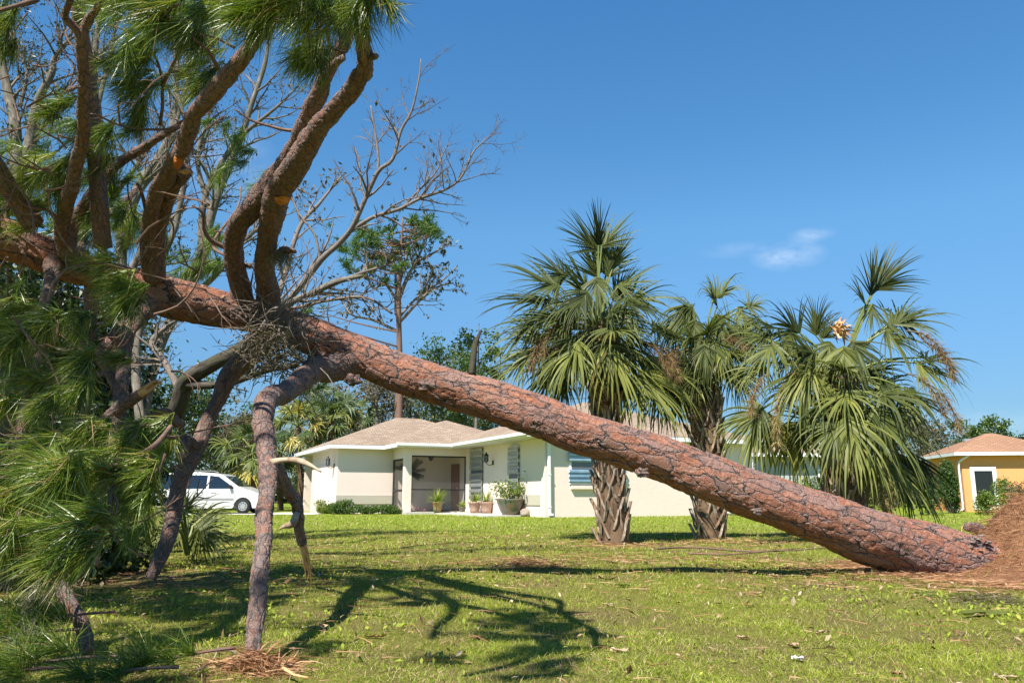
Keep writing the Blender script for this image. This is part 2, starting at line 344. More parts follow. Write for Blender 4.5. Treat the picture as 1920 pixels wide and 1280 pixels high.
def m_screen():
    m = mat('insect_screen', (.10, .095, .085), .8); n = NT(m)
    tr = n.new('ShaderNodeBsdfTransparent'); mx_ = n.new('ShaderNodeMixShader'); mx_.inputs[0].default_value = .30
    n.l.new(tr.outputs[0], mx_.inputs[1]); n.l.new(n.b.outputs[0], mx_.inputs[2]); n.l.new(mx_.outputs[0], n.out.inputs['Surface']); return m
M['screen'] = m_screen()
def m_ground():
    m = mat('lawn_soil', rough=1, spec=.05); n = NT(m); g = n.geo()
    a = n.noise(g, 1.1, 6, .6); b = n.noise(g, 9, 5, .7); c = n.noise(g, 70, 4, .7); d = n.noise(g, .25, 4)
    green = n.mix(n.maprange(b, .3, .7), (.12, .145, .02), (.25, .25, .045))
    brown = n.mix(c, (.10, .065, .035), (.26, .185, .10))
    near = n.mix(n.maprange(n.math('ADD', a, n.math('MULTIPLY', b, .5)), .62, .95), green, brown)
    sp = n.new('ShaderNodeSeparateXYZ'); n.l.new(g, sp.inputs[0])
    far = n.mix(n.maprange(n.noise(g, 2.2, 6, .75), .3, .7), (.15, .215, .022), (.25, .30, .038))
    far = n.mix(n.maprange(d, .5, .75, 0, .45), far, (.22, .22, .06))
    n.col(n.mix(1.0, n.mix(n.maprange(sp.outputs[1], 9, 24), near, far), n.ramp(c, [(.3, (.72, .72, .72)), (.7, (1.22, 1.22, 1.22))]), 'MULTIPLY'))
    n.bump(c, .03, .8)
    return m
M['ground'] = m_ground()

# ------------------------------------------------------------------ leaf helpers (vectorised)
def rand_unit(n): return norm(RNG.normal(size=(n, 3)))
def cards(mb, C, size, aspect=.45, mat=0, tint=None, N=None, D=None, fold=.15):
    """pointed leaves: 4 vertices, folded along the rib"""
    n = len(C); size = np.broadcast_to(size, (n,)).astype(float)
    D = rand_unit(n) if D is None else norm(D); N = rand_unit(n) if N is None else norm(N)
    Sd = norm(np.cross(D, N)); Nn = np.cross(Sd, D)
    L = size[:, None]; Wd = L * aspect * .5
    V = np.stack([C - D * L * .5, C + Sd * Wd + Nn * Wd * fold * 2, C + D * L * .5, C - Sd * Wd + Nn * Wd * fold * 2], 1).reshape(-1, 3)
    i = np.arange(n)[:, None] * 4
    F = np.concatenate([i + np.array([0, 1, 2]), i + np.array([0, 2, 3])])
    T = RNG.random(n) if tint is None else np.broadcast_to(tint, (n,))
    mb.add(V, F, mat, tint=np.repeat(T, 4))
def blades(mb, base, d0, L, w, droop, mat=0, tint=None, nseg=3, side=None, taper=True, gdir=(0, 0, -1.), pw=1):
    """ribbons that bend under gravity; base,d0: (n,3); L,w,droop: (n,)"""
    n = len(base); L = np.broadcast_to(L, (n,)).astype(float); w = np.broadcast_to(w, (n,)).astype(float); droop = np.broadcast_to(droop, (n,)).astype(float)
    g = np.array(gdir); d = norm(d0); p = base.copy()
    sd = norm(np.cross(d, rand_unit(n))) if side is None else norm(side)
    rows = []
    for k in range(nseg + 1):
        f = k / nseg; ww = w * ((1 - f) ** .7 if taper else 1) if k else w * .8
        if k == nseg: rows.append(p[:, None])
        else: rows.append(np.stack([p - sd * ww[:, None] * .5, p + sd * ww[:, None] * .5], 1))
        d = norm(d + g * (droop * ((.35 + f) if pw == 1 else 2.1 * f ** 1.6) / nseg)[:, None]); p = p + d * (L / nseg)[:, None]
    V = np.concatenate(rows, 1); m_ = 2 * nseg + 1; V = V.reshape(-1, 3); i = np.arange(n)[:, None] * m_
    Fs = []
    for k in range(nseg - 1): Fs.append(i + np.array([2 * k, 2 * k + 1, 2 * k + 3, 2 * k + 2]))
    Ft = i + np.array([2 * nseg - 2, 2 * nseg - 1, 2 * nseg])
    T = RNG.random(n) if tint is None else np.broadcast_to(tint, (n,))
    mb.add(V, ([np.concatenate(Fs)] if Fs else []) + [Ft], mat, tint=np.repeat(T, m_))
def vnoise(p, sc, seed=0):
    """cheap smooth 2-3D value noise from sines"""
    r = np.random.default_rng(seed); o = 0
    for k in range(5):
        a = r.normal(size=p.shape[1]) * sc * (1.0 + .7 * k); o = o + np.sin(p @ a + r.random() * 6.28) / (1 + .5 * k)
    return o / 2.2

exec_parts = []
# ================================================================== GROUND
MX, MY = 5.4, 8.0                       # centre of the root mound
def gz(x, y):
    near = np.clip((26 - y) / 10, 0, 1) * np.clip((14 - abs(x)) / 4, 0, 1)
    z = near * (.018 * np.sin(x * 1.3 + y * .7) + .012 * np.sin(x * 3.1 - y * 2.2 + 1) + .008 * np.sin(x * 6.7 + y * 5.1))
    return z
gx = np.concatenate([[-900, -300, -120, -60, -30, -18], np.arange(-14, 14.01, .2), [18, 30, 60, 120, 300, 900]])
gy = np.concatenate([[-300, -60, -20, -8, -3, 0], np.arange(1, 27, .2), [30, 36, 45, 60, 90, 150, 400, 1500]])
XX, YY = np.meshgrid(gx, gy); ZZ = gz(XX, YY)
mb = MB(); nx, ny = len(gx), len(gy); i = (np.arange(ny - 1)[:, None] * nx + np.arange(nx - 1)[None]).ravel()
mb.add(np.stack([XX, YY, ZZ], -1).reshape(-1, 3), np.stack([i, i + 1, i + nx + 1, i + nx], 1))
tag(mb.build('lawn', M['ground'], smooth=True), kind='structure')

def straw_density(x, y):
    """bare, pine-straw covered places: round the root mound and under the palms"""
    d = np.exp(-(((x - MX) / 2.0) ** 2 + ((y - MY + .2) / 1.2) ** 2)) * 1.5
    d += .9 * np.exp(-(((x - 1.65) / .9) ** 2 + ((y - 12.3) / .5) ** 2)) + .9 * np.exp(-(((x - 3.3) / .9) ** 2 + ((y - 12.6) / .5) ** 2))
    d += .7 * np.exp(-(((x - .8) / 1.6) ** 2 + ((y - 9.2) / .5) ** 2)) + .5 * np.exp(-(((x - 3.4) / 1.6) ** 2 + ((y - 6.4) / .5) ** 2))
    d += .25 * np.exp(-(((x + 1.1) / .25) ** 2 + ((y - 3.25) / .25) ** 2)) + .8 * np.exp(-(((x + 3.2) / 1.4) ** 2 + ((y - 6.9) / .9) ** 2))
    return d
grass = MB()
def band(y0, y1, dens, h, w, nseg, marg=1.25):
    n = int(dens * (y1 ** 2 - y0 ** 2) * .64 * marg); y = np.sqrt(RNG.uniform(y0 ** 2, y1 ** 2, n)); x = RNG.uniform(-1, 1, n) * y * .64 * marg
    q = np.stack([x, y], 1); pat = vnoise(q, 1.6, 3); pat2 = vnoise(q, 5.5, 4)
    keep = RNG.random(n) > np.clip(straw_density(x, y) * .85 + .22 - pat * .22 - pat2 * .12, 0, .97)
    x, y, pat, pat2 = x[keep], y[keep], pat[keep], pat2[keep]; n = len(x)
    az = RNG.uniform(0, 6.283, n); el = RNG.uniform(.25, 1.35, n)
    d = np.stack([np.cos(az) * np.cos(el), np.sin(az) * np.cos(el), np.sin(el)], 1)
    L = h * RNG.lognormal(0, .32, n) * (1 + .25 * pat2)
    t = np.clip(.40 + .14 * pat + .12 * RNG.normal(size=n) + .08 * pat2, 0, .74); dead = RNG.random(n) < (.22 - .12 * pat - .08 * pat2); t[dead] = RNG.uniform(.76, 1, dead.sum())
    blades(grass, np.stack([x, y, gz(x, y) - .004], 1), d, L, w * RNG.uniform(.7, 1.4, n), RNG.uniform(.3, 1.6, n), 0, t, nseg)
band(2.2, 4.2, 15000, .026, .0030, 2)
band(4.2, 7.0, 7500, .030, .0042, 1)
band(7.0, 11., 2300, .040, .0070, 1)
band(11., 18., 520, .048, .015, 1)
band(18., 33., 110, .055, .028, 1, 1.1)
# broad-leaved weeds mixed in the turf
n = 16000; y = np.sqrt(RNG.uniform(2.3 ** 2, 9 ** 2, n)); x = RNG.uniform(-.75, .75, n) * y; q = np.stack([x, y], 1)
k = (vnoise(q, 1.1, 9) + .3 * RNG.normal(size=n) > .25) & (straw_density(x, y) < .35); x, y = x[k], y[k]; n = len(x)
cards(grass, np.stack([x, y, gz(x, y) + RNG.uniform(.008, .035, n)], 1), RNG.uniform(.018, .042, n), .55, 0, np.clip(.45 + .15 * RNG.normal(size=n), 0, .72), norm(np.stack([RNG.normal(size=n) * .5, RNG.normal(size=n) * .5, np.ones(n)], 1)))
tag(grass.build('grass', M['grass'], smooth=False), 'short patchy green grass with yellowed blades covering the front lawn', 'grass', kind='stuff')

# leaf litter & straw over the lawn
lit = MB(); n = 14000; y = np.sqrt(RNG.uniform(2.3 ** 2, 15 ** 2, n)); x = RNG.uniform(-.75, .75, n) * y
k = RNG.random(n) < .35 + .6 * straw_density(x, y) + .25 * (vnoise(np.stack([x, y], 1), 1.7, 21) > .3); x, y = x[k], y[k]; n = len(x)
cards(lit, np.stack([x, y, gz(x, y) + RNG.uniform(.015, .04, n)], 1), RNG.lognormal(-3.85, .55, n), .45, 0, None, norm(np.stack([RNG.normal(size=n) * .45, RNG.normal(size=n) * .45, np.ones(n)], 1)))
tag(lit.build('leaf_litter', M['litter']), 'scattered dry brown and tan leaves and bark bits lying in the grass', 'leaf litter', kind='stuff')
st = MB(); n = 60000; y = np.sqrt(RNG.uniform(2.3 ** 2, 16 ** 2, n)); x = RNG.uniform(-.75, .75, n) * y
ex = 26000; x = np.concatenate([x, MX + RNG.normal(size=ex) * 1.5, -1.1 + RNG.normal(size=700) * .22]); y = np.concatenate([y, MY - .3 + RNG.normal(size=ex) * .85, 3.25 + RNG.normal(size=700) * .2]); n = len(x)
k = RNG.random(n) < .06 + straw_density(x, y); x, y = x[k], y[k]; n = len(x)
az = RNG.uniform(0, 6.283, n); el = RNG.normal(size=n) * .12
blades(st, np.stack([x, y, gz(x, y) + RNG.uniform(.012, .04, n)], 1), np.stack([np.cos(az), np.sin(az), np.abs(el)], 1), RNG.uniform(.06, .2, n), .0032 + .0004 * y, .3, 0, None, 2)
tag(st.build('pine_straw', M['needle_brown']), 'fallen reddish brown pine needles strewn over the lawn and under the palms', 'pine straw', kind='stuff')

# driveway strip and walkway
mb = MB(); mb.add([(-40, 33.6, .012), (-8.2, 33.6, .012), (-8.4, 38.4, .012), (-40, 38.4, .012)], [(0, 1, 2, 3)]); tag(mb.build('driveway', M['concrete']), kind='structure')

# ================================================================== HOUSE
th = math.radians(25); HO = np.array([-2.06, 36.0]); E1 = np.array([math.cos(th), math.sin(th)]); E2 = np.array([math.sin(th), -math.cos(th)])
def H(a, b, z): q = HO + a * E1 + b * E2; return np.array([q[0], q[1], z])
def hbox(mb, a0, a1, b0, b1, z0, z1, mat=0, O=None):
    f = O or H
    V = [f(a0, b0, z0), f(a1, b0, z0), f(a1, b1, z0), f(a0, b1, z0), f(a0, b0, z1), f(a1, b0, z1), f(a1, b1, z1), f(a0, b1, z1)]
    mb.add(V, [(0, 1, 2, 3), (7, 6, 5, 4), (4, 5, 1, 0), (5, 6, 2, 1), (6, 7, 3, 2), (7, 4, 0, 3)], mat)
def hip(mb, a0, a1, b0, b1, z, pitch, O=None, sof=None, mat=0, fmat=1, smat=2, fh=.17):
    """hip roof over a rectangle; bark attribute carries shingle coordinates. b grows toward the camera"""
    f = O or H; da, db = a1 - a0, b1 - b0; h = min(da, db) / 2; zt = z + h * pitch
    if da >= db: r0, r1 = (a0 + h, (b0 + b1) / 2), (a1 - h, (b0 + b1) / 2)
    else: r0, r1 = ((a0 + a1) / 2, b0 + h), ((a0 + a1) / 2, b1 - h)
    def face(pts, along):
        V = np.array([f(p[0], p[1], p[2]) for p in pts]); B = np.array([(p[0] if along == 'a' else p[1], (p[2] - z) / pitch * math.sqrt(1 + pitch * pitch) + 3.3, 0) for p in pts])
        mb.add(V, [tuple(range(len(pts)))], mat, bark=B)
    c = [(a0, b0, z), (a1, b0, z), (a1, b1, z), (a0, b1, z)]; R0, R1 = (*r0, zt), (*r1, zt)
    if da >= db:
        face([c[3], c[2], R1, R0], 'a'); face([c[1], c[0], R0, R1], 'a'); face([c[0], c[3], R0], 'b'); face([c[2], c[1], R1], 'b')
    else:
        face([c[3], c[2], R1], 'a'); face([c[1], c[0], R0], 'a'); face([c[0], c[3], R1, R0], 'b'); face([c[2], c[1], R0, R1], 'b')
    e = .028
    hbox(mb, a0 + .004, a1 - .004, b1 - e, b1 - .004, z - fh, z - .006, fmat, f); hbox(mb, a0 + .004, a1 - .004, b0 + .004, b0 + e, z - fh, z - .006, fmat, f)
    hbox(mb, a0 + .004, a0 + e, b0 + e, b1 - e, z - fh, z - .006, fmat, f); hbox(mb, a1 - e, a1 - .004, b0 + e, b1 - e, z - fh, z - .006, fmat, f)
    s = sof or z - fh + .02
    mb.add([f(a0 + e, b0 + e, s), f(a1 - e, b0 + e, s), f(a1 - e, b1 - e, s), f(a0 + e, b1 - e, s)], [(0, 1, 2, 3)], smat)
hs = thing('house', H(-1, -1, 0), 'cream stucco house with brown shingle roof and screened entry', 'house')
EZ = 2.98; WZ = EZ - .15
mb = MB()
hbox(mb, -5.32, -2.42, -2.13, -1.93, 0, WZ)            # left block front
hbox(mb, -5.32, -5.12, -7.5, -2.13, 0, WZ)             # garage side
hbox(mb, -2.42, 0.0, -2.10, -1.90, 0, WZ)              # back wall of the entry
hbox(mb, 0.0, .22, -2.10, 7.67, 0, WZ)                 # wall running toward the camera
hbox(mb, .22, 9.6, 7.45, 7.66, 0, WZ)                  # front of the right wing
hbox(mb, 9.4, 9.6, -6, 7.45, 0, WZ)
hbox(mb, -5.3, 9.6, -9.6, -9.4, 0, WZ)
hbox(mb, -2.85, -2.55, -.22, 0.08, 0, WZ)              # entry pillar
hbox(mb, -2.55, 0, -.12, 0.03, 2.50, WZ)               # lintel
mb.build('wall', M['cream'], hs)
mb = MB(); hbox(mb, -5.33, -2.6, -1.93, -1.90, .42, .80); mb.build('trim_band', M['band'], hs); mb = MB(); hbox(mb, -.03, 0, 5.3, 7.3, .42, .80); mb.build('trim_band', M['band'], hs)
mb = MB(); hbox(mb, -2.9, .5, -1.9, .5, 0, .10); hbox(mb, -1.6, -.01, .5, 6.2, 0, .06); mb.build('walkway', M['concrete'], hs)
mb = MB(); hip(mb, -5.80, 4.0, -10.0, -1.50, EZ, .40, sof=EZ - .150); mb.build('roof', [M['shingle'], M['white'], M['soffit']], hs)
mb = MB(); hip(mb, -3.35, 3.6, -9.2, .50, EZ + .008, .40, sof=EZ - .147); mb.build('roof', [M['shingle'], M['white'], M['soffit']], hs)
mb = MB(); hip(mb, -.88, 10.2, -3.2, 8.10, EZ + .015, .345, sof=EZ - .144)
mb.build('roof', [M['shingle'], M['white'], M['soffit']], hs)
mb = MB(); p = H(-1.0, .1, EZ + .05); mb.box(p + [0, 0, .02], (.30, .22, .10), th, bev=.02); mb.build('roof_vent', M['white'], hs)
mb = MB(); mb.box(H(3.2, 3.2, 4.42), (.22, .16, .14), th, bev=.02); mb.build('roof_vent', M['white'], hs)
mb = MB(); mb.box(H(-2.0, -1.2, 3.10), (.12, .12, .12), th, bev=.02); mb.build('roof_vent', M['metal'], hs)
# gutter along the near eaves
mb = MB(); hbox(mb, -3.4, -.96, .502, .60, EZ - .10, EZ + .02); mb.build('gutter', M['white2'], hs)
mb = MB(); hbox(mb, -.985, -.885, .60, 8.05, EZ - .10, EZ + .02); mb.build('gutter', M['white2'], hs)
# screened opening: dark frame, screen, door
mb = MB()
for z0, z1 in ((.10, .16), (1.02, 1.06), (2.44, 2.50)): hbox(mb, -2.55, 0, -.06, -.02, z0, z1)
for a in (-2.55, -.045): hbox(mb, a, a + .045, -.065, -.015, .1, 2.5)
fr = mb.build('screen_frame', M['black'], hs)
mb = MB(); mb.add([H(-2.53, -.04, .14), H(-.03, -.04, .14), H(-.03, -.04, 2.46), H(-2.53, -.04, 2.46)], [(0, 1, 2, 3)]); mb.build('screen', M['screen'], fr)
mb = MB(); hbox(mb, -2.80, -2.74, -1.88, -.24, .1, .18); hbox(mb, -2.80, -2.74, -1.88, -.24, 2.3, 2.38); hbox(mb, -2.80, -2.74, -1.88, -1.78, .18, 2.3); hbox(mb, -2.80, -2.74, -.34, -.24, .18, 2.3); hbox(mb, -2.80, -2.74, -1.78, -.34, .95, 1.05)
sd = mb.build('screen_door', M['black'], hs)
mb = MB(); mb.add([H(-2.77, -1.78, .18), H(-2.77, -.34, .18), H(-2.77, -.34, 2.3), H(-2.77, -1.78, 2.3)], [(0, 1, 2, 3)]); mb.build('screen', M['screen'], sd)
mb = MB(); hbox(mb, -2.80, -2.62, -1.9, -.22, 2.38, WZ); mb.build('door_head', M['cream'], hs)
mb = MB(); hbox(mb, -.06, -.005, -1.7, -.75, .1, 2.2); dr = mb.build('front_door', M['door_red'], hs)
mb = MB(); mb.box(H(-.09, -.85, 1.1), (.05, .05, .12), th, bev=.01); mb.build('handle', M['metal'], dr)
# hanging porch lamp, wall lamps
def lantern(c, s, name, par, bracket=True):
    mb = MB(); c = np.array(c)
    def ring(z, r): return [(c[0] + r * math.cos(a), c[1] + r * math.sin(a), c[2] + z) for a in np.arange(6) * math.pi / 3]
    prof = [(-.16, .02), (-.13, .075), (-.12, .085)]; V = []; 
    pr = [(-.20, .012), (-.16, .05), (-.15, .075), (.10, .095), (.11, .12), (.19, .05), (.20, .03), (.24, .025), (.27, .008)]
    for z, r in pr: V += ring(z * s, r * s)
    F = [(k * 6 + i, k * 6 + (i + 1) % 6, k * 6 + 6 + (i + 1) % 6, k * 6 + 6 + i) for k in range(len(pr) - 1) for i in range(6)]
    mats_ = [1 if k == 2 else 0 for k in range(len(pr) - 1) for i in range(6)]
    for f, m_ in zip(F, mats_): pass
    mb.add(V, [f for f, m_ in zip(F, mats_) if m_ == 0], 0); mb.add(V, [f for f, m_ in zip(F, mats_) if m_ == 1], 1)
    for i in range(6):
        a = i * math.pi / 3; mb.box(c + np.array([.088 * s * math.cos(a), .088 * s * math.sin(a), -.025 * s]), (.014 * s, .014 * s, .26 * s), a)
    if bracket is not False:
        q = np.array(bracket); tube(mb, [q + [0, 0, -.12 * s], (q * .5 + c * .5) + [0, 0, -.26 * s], c + [0, 0, -.2 * s]], [.014 * s] * 3, 6, .03)
        tube(mb, [q + [0, 0, -.2 * s], q + [0, 0, -.02 * s]], [.05 * s, .05 * s], 8, .05)
    return mb.build(name, [M['black'], M['glass_grey']], par)
lantern(H(-.32, 3.05, 2.28), 1.0, 'wall_lamp', hs, bracket=H(0, 3.05, 2.22))
lantern(H(-5.62, -2.5, 2.25), 1.0, 'wall_lamp', hs, bracket=H(-5.32, -2.5, 2.2))
mb = MB(); tube(mb, [H(-1.3, -1.0, WZ), H(-1.3, -1.0, 2.55)], [.012, .012], 6, .1); tube(mb, [H(-1.3, -1.0, 2.56), H(-1.3, -1.0, 2.50), H(-1.3, -1, 2.40), H(-1.3, -1, 2.32)], [.02, .12, .10, .03], 10, .03); mb.build('hanging_lamp', M['black'], hs)
mb = MB(); hbox(mb, -5.34, -5.32, -4.0, -3.7, 2.35, 2.52); mb.build('number_plate', M['black'], hs)
mb = MB(); hbox(mb, -5.345, -5.32, -6.9, -3.2, 0, 2.2); mb.build('garage_door', M['cream'], hs)
# storm shutters (horizontal corrugated panels)
def corr(mb, p0, ax, w, z0, z1, out, pitch=.23, dep=.075, mat=0, top=None):
    n = int((z1 - z0) / pitch * 10); z = np.linspace(z0, z1, n); k = (np.arange(n) % 10)
    pr = np.interp(k, [0, 2, 3, 7, 8, 10], [0, 0, 1, 1, 0, 0]) * dep
    V = []
    for zi, d in zip(z, pr):
        ww = w * (1 if top is None else top(zi)); m_ = (1 - ww / w) * w / 2
        for s_ in (m_, m_ + ww): q = p0 + ax * s_ + out * (d + .015); V.append((q[0], q[1], zi))
    F = [(2 * i, 2 * i + 1, 2 * i + 3, 2 * i + 2) for i in range(n - 1)]; mb.add(V, F, mat)
e1 = np.array([*E1, 0]); e2 = np.array([*E2, 0])
arch = lambda c, z1, h: (lambda z: 1 if z < z1 - h else math.sqrt(max(.04, 1 - ((z - z1 + h) / h) ** 2)))
def shutter(b0, w, z0, z1, gaps=()):
    o = None
    mb = MB(); corr(mb, H(0, b0, 0), e2, w, z0, z1, -e1); s_ = mb.build('storm_shutter', M['metal'], hs)
    mb = MB(); 
    for bb in (b0 + .02, b0 + w - .06): hbox(mb, -.085, -.062, bb, bb + .035, z0 - .02, z1 + .02)
    mb.build('rail', M['metal'], s_)
    return s_
shutter(.62, 1.40, .62, 1.72); shutter(.62, 1.40, 1.86, 2.78)
shutter(4.62, .98, .98, 1.48); shutter(4.62, .98, 1.58, 2.06); shutter(4.62, .98, 2.12, 2.62)
mb = MB(); V = [H(-.012, 4.62 + .49 + .49 * math.cos(a), 2.62 + .16 * math.sin(a)) for a in np.linspace(0, math.pi, 14)]; mb.add(V, [tuple(range(14))]); mb.build('arched_head', M['metal'], hs)
mb = MB(); hbox(mb, -.02, 0, .62, 2.02, 1.72, 1.86); mb.build('window_pane', M['glass_grey'], hs); mb = MB(); hbox(mb, -.02, 0, 4.62, 5.6, 1.44, 1.60); mb.build('window_pane', M['glass_grey'], hs)
# front window of the wing with blue panels over it
WB = 7.66
mb = MB(); hbox(mb, 1.0, 3.35, WB, WB + .03, 1.16, 2.42); wf = mb.build('window_frame', M['white'], hs)
mb = MB(); hbox(mb, 1.10, 3.25, WB + .031, WB + .04, 1.24, 2.36); mb.build('pane', M['glass_grey'], wf)
mb = MB(); hbox(mb, 2.15, 2.21, WB + .041, WB + .055, 1.24, 2.36); mb.build('mullion', M['white'], wf)
for z0, z1 in ((1.22, 1.70), (1.98, 2.40)):
    mb = MB(); corr(mb, H(.95, WB + .05, 0), e1, 2.45, z0, z1, e2, pitch=.16); s_ = mb.build('storm_shutter', M['bluemetal'], hs); s_['label'] = 'blue corrugated panel over front window'
mb = MB(); hbox(mb, 1.05, 3.35, WB, WB + .12, 1.0, 1.13); mb.build('window_sill', M['cream'], hs)
# downspouts
mb = MB(); q = H(.12, 7.78, 0); mb.box(q + [0, 0, 1.42], (.11, .08, 2.72), th, bev=.012); mb.box(q + e2 * .10 + [0, 0, .10], (.11, .26, .08), th, bev=.012)
for z in (.35, 1.5, 2.5): mb.box(q + [0, 0, z], (.15, .10, .03), th)
mb.build('downspout', M['white'], hs)
# right end of the wing: gable porch behind palms, white skirting panel and steps
mb = MB(); hbox(mb, 9.9, 10.1, 7.0, 7.1, 0, WZ); mb.build('post', M['white'], hs)
mb = MB(); corr(mb, H(6.55, 7.68, 0), e1, 2.2, .04, .04 + .95, e2, pitch=.12, dep=.02); hbox(mb, 6.5, 8.8, 7.70, 7.78, .62, .68); mb.build('white_skirting', M['white2'], hs)
st_ = thing('entry_steps', H(9.3, 9.0, 0), 'low pale concrete steps beside the wing of the cream house', 'steps')
for k in range(3): mb = MB(); hbox(mb, 8.6, 11.4, 8.9 - .32 * k, 9.3 - .32 * k if k == 0 else 9.22 - .32 * k, 0, .13 + .13 * k); mb.build('step', M['concrete'], st_)

# leaf-shaped metal ornament on the entry wall
orn = MB(); c = np.array(H(-2.05, -1.86, 1.95)); 
for k in range(11):
    a0 = math.radians(-35 + 18 * k + RNG.normal() * 6); L = RNG.uniform(.45, .85); q = [c + [0, 0, -.1]]
    for s_ in range(4): a0 += RNG.normal() * .12; q.append(q[-1] + (e1 * math.cos(a0) + np.array([0, 0, .75 * math.sin(a0)])) * L / 4 + (e2 * .004))
    tube(orn, q, [.012, .010, .008, .006, .004], 4, .1)
    for s_ in np.linspace(.25, 1, 9):
        j = int(s_ * 4 - 1e-6); base = q[j] + (q[min(j + 1, 4)] - q[j]) * (s_ * 4 - j)
        for sg in (-1, 1):
            aa = a0 + sg * .8; d = e1 * math.cos(aa) + np.array([0, 0, math.sin(aa)])
            cards(orn, (base + d * .06)[None], .125, .34, 0, .5, e2[None] + rand_unit(1) * .2, d[None])
tag(orn.build('wall_ornament', M['black'], origin=c), 'dark metal leaf spray ornament on the screened entry wall', 'ornament')

# ------------------------------------------------------------------ pots & plants at the entry
def lathe(mb, c, prof, seg=20, mat=0):
    V = []; c = np.array(c)
    for r, z in prof: V += [(c[0] + r * math.cos(a), c[1] + r * math.sin(a), c[2] + z) for a in np.arange(seg) / seg * 2 * np.pi]
    F = [(k * seg + i, k * seg + (i + 1) % seg, k * seg + seg + (i + 1) % seg, k * seg + seg + i) for k in range(len(prof) - 1) for i in range(seg)]
    mb.add(V, F + [tuple(range(seg - 1, -1, -1))], mat)
def spiky(mb, c, n, L, w, tint=(.3, 1), up=.9, droop=1.1):
    az = RNG.uniform(0, 6.283, n); el = RNG.uniform(.2, 1.45, n) * up
    d = np.stack([np.cos(az) * np.cos(el), np.sin(az) * np.cos(el), np.sin(el)], 1)
    blades(mb, np.array(c) + d * .03, d, L * RNG.uniform(.6, 1.1, n), w, droop, 0, RNG.uniform(*tint, n), 5, side=np.cross(d, [0, 0, 1.]) + .1)
def pot(px, py, Y, label, prof, matn, plant, group=None):
    c = P(px, py, Y); c[2] = .10 if Y > 34.6 else .06
    t = thing('potted_plant', c, label, 'potted plant', group); mb = MB(); lathe(mb, c, prof); mb.build('pot', M[matn], t, smooth=True)
    mb = MB(); lathe(mb, c + [0, 0, prof[-3][1] - .03], [(prof[-3][0] * .9, 0), (.01, .012)]); mb.build('soil', M['stone'], t)
    mb = MB(); plant(mb, c + [0, 0, prof[-3][1] - .04]); mb.build('foliage', M['leaf_yellow'], t)
std = lambda R, h: [(R * .66, 0), (R * .75, h * .3), (R * .95, h * .85), (R * 1.05, h * .88), (R * 1.05, h), (R * .92, h), (R * .9, h * .93)]
pot(820, 957, 34.9, 'spiky yellow-green plant in orange and green glazed pot before the screen', std(.24, .42), 'glaze_o', lambda m, c: spiky(m, c, 75, .82, .065, droop=1.0))
pot(867, 957, 34.7, 'tiny yellowish potted succulent left of the two clay pots', std(.16, .2), 'glaze', lambda m, c: spiky(m, c, 45, .42, .04, (.5, 1)))
pot(890, 958, 33.9, 'upright aloe in the left of two pinkish clay pots', std(.27, .46), 'pinkpot', lambda m, c: spiky(m, c, 60, .58, .05, (.3, .9), droop=.4))
pot(912, 958, 33.3, 'upright aloe in the right of two pinkish clay pots', std(.27, .46), 'pinkpot', lambda m, c: spiky(m, c, 60, .58, .05, (.3, .9), droop=.4))
def bigshrub(mb, c):
    for k in range(26):
        az, el = RNG.uniform(0, 6.28), RNG.uniform(.35, 1.4); d = np.array([math.cos(az) * math.cos(el), math.sin(az) * math.cos(el), math.sin(el)]); L = RNG.uniform(.45, 1.05)
        q = c + d * L * .5; e = c + d * L + [0, 0, -.05]; tube(mb, [c, q, e], [.014, .009, .004], 4, .2, tint=.0)
        n = 34; Cc = c + (e - c) * RNG.uniform(.45, 1.08, (n, 1)) + RNG.normal(size=(n, 3)) * .10; cards(mb, Cc, RNG.uniform(.07, .13, n), .5, 0, np.clip(RNG.normal(.45, .2, n), 0, 1))
pot(957, 958, 30.6, 'leafy green shrub in a large glazed bowl pot, biggest of the pots', [(.30, 0), (.38, .12), (.50, .42), (.52, .52), (.56, .58), (.51, .60), (.48, .54)], 'glaze', bigshrub)
mb = MB()
from mathutils import noise as mnoise
def rock(mb, c, r, sq=(1, 1, .8), seed=0, nu=16, nv=10, mat=0, amp=.35):
    th_ = np.linspace(0, 2 * np.pi, nu, endpoint=False); ph = np.linspace(0, np.pi, nv); V = []
    for a in ph:
        for b in th_:
            d = Vector((math.sin(a) * math.cos(b), math.sin(a) * math.sin(b), math.cos(a))); k = 1 + amp * mnoise.noise(d * 1.6 + Vector((seed, 0, 0))) + amp * .4 * mnoise.noise(d * 5 + Vector((seed, 3, 0)))
            V.append(np.array(c) + np.array(d) * r * k * np.array(sq))
    F = [(i * nu + j, i * nu + (j + 1) % nu, (i + 1) * nu + (j + 1) % nu, (i + 1) * nu + j) for i in range(nv - 1) for j in range(nu)]
    mb.add(V, F, mat, tint=.5)
c = P(984, 962, 30.2); c[2] = .14; rock(mb, c, .2, (1, 1, .8), 3); tag(mb.build('garden_stone', M['stone'], origin=c, smooth=True), 'brown rounded stone beside the large glazed pot', 'stone')
fl = MB()
for px, n in ((765, 50), (800, 26)):
    c = P(px, 958, 35.0); c[2] = .10; Cc = c + RNG.normal(size=(n, 3)) * [.25, .08, .05] + [0, 0, .08]; cards(fl, Cc, .09, .5, 0, RNG.uniform(0, 1, n))
M['purple'] = m_leaf('purple_leaf', [(0, (.12, .03, .05)), (1, (.35, .12, .14))], .2)
tag(fl.build('purple_groundcover', M['purple'], origin=P(765, 958, 35)), 'low purplish plants at the foot of the entry pillar', 'plant')

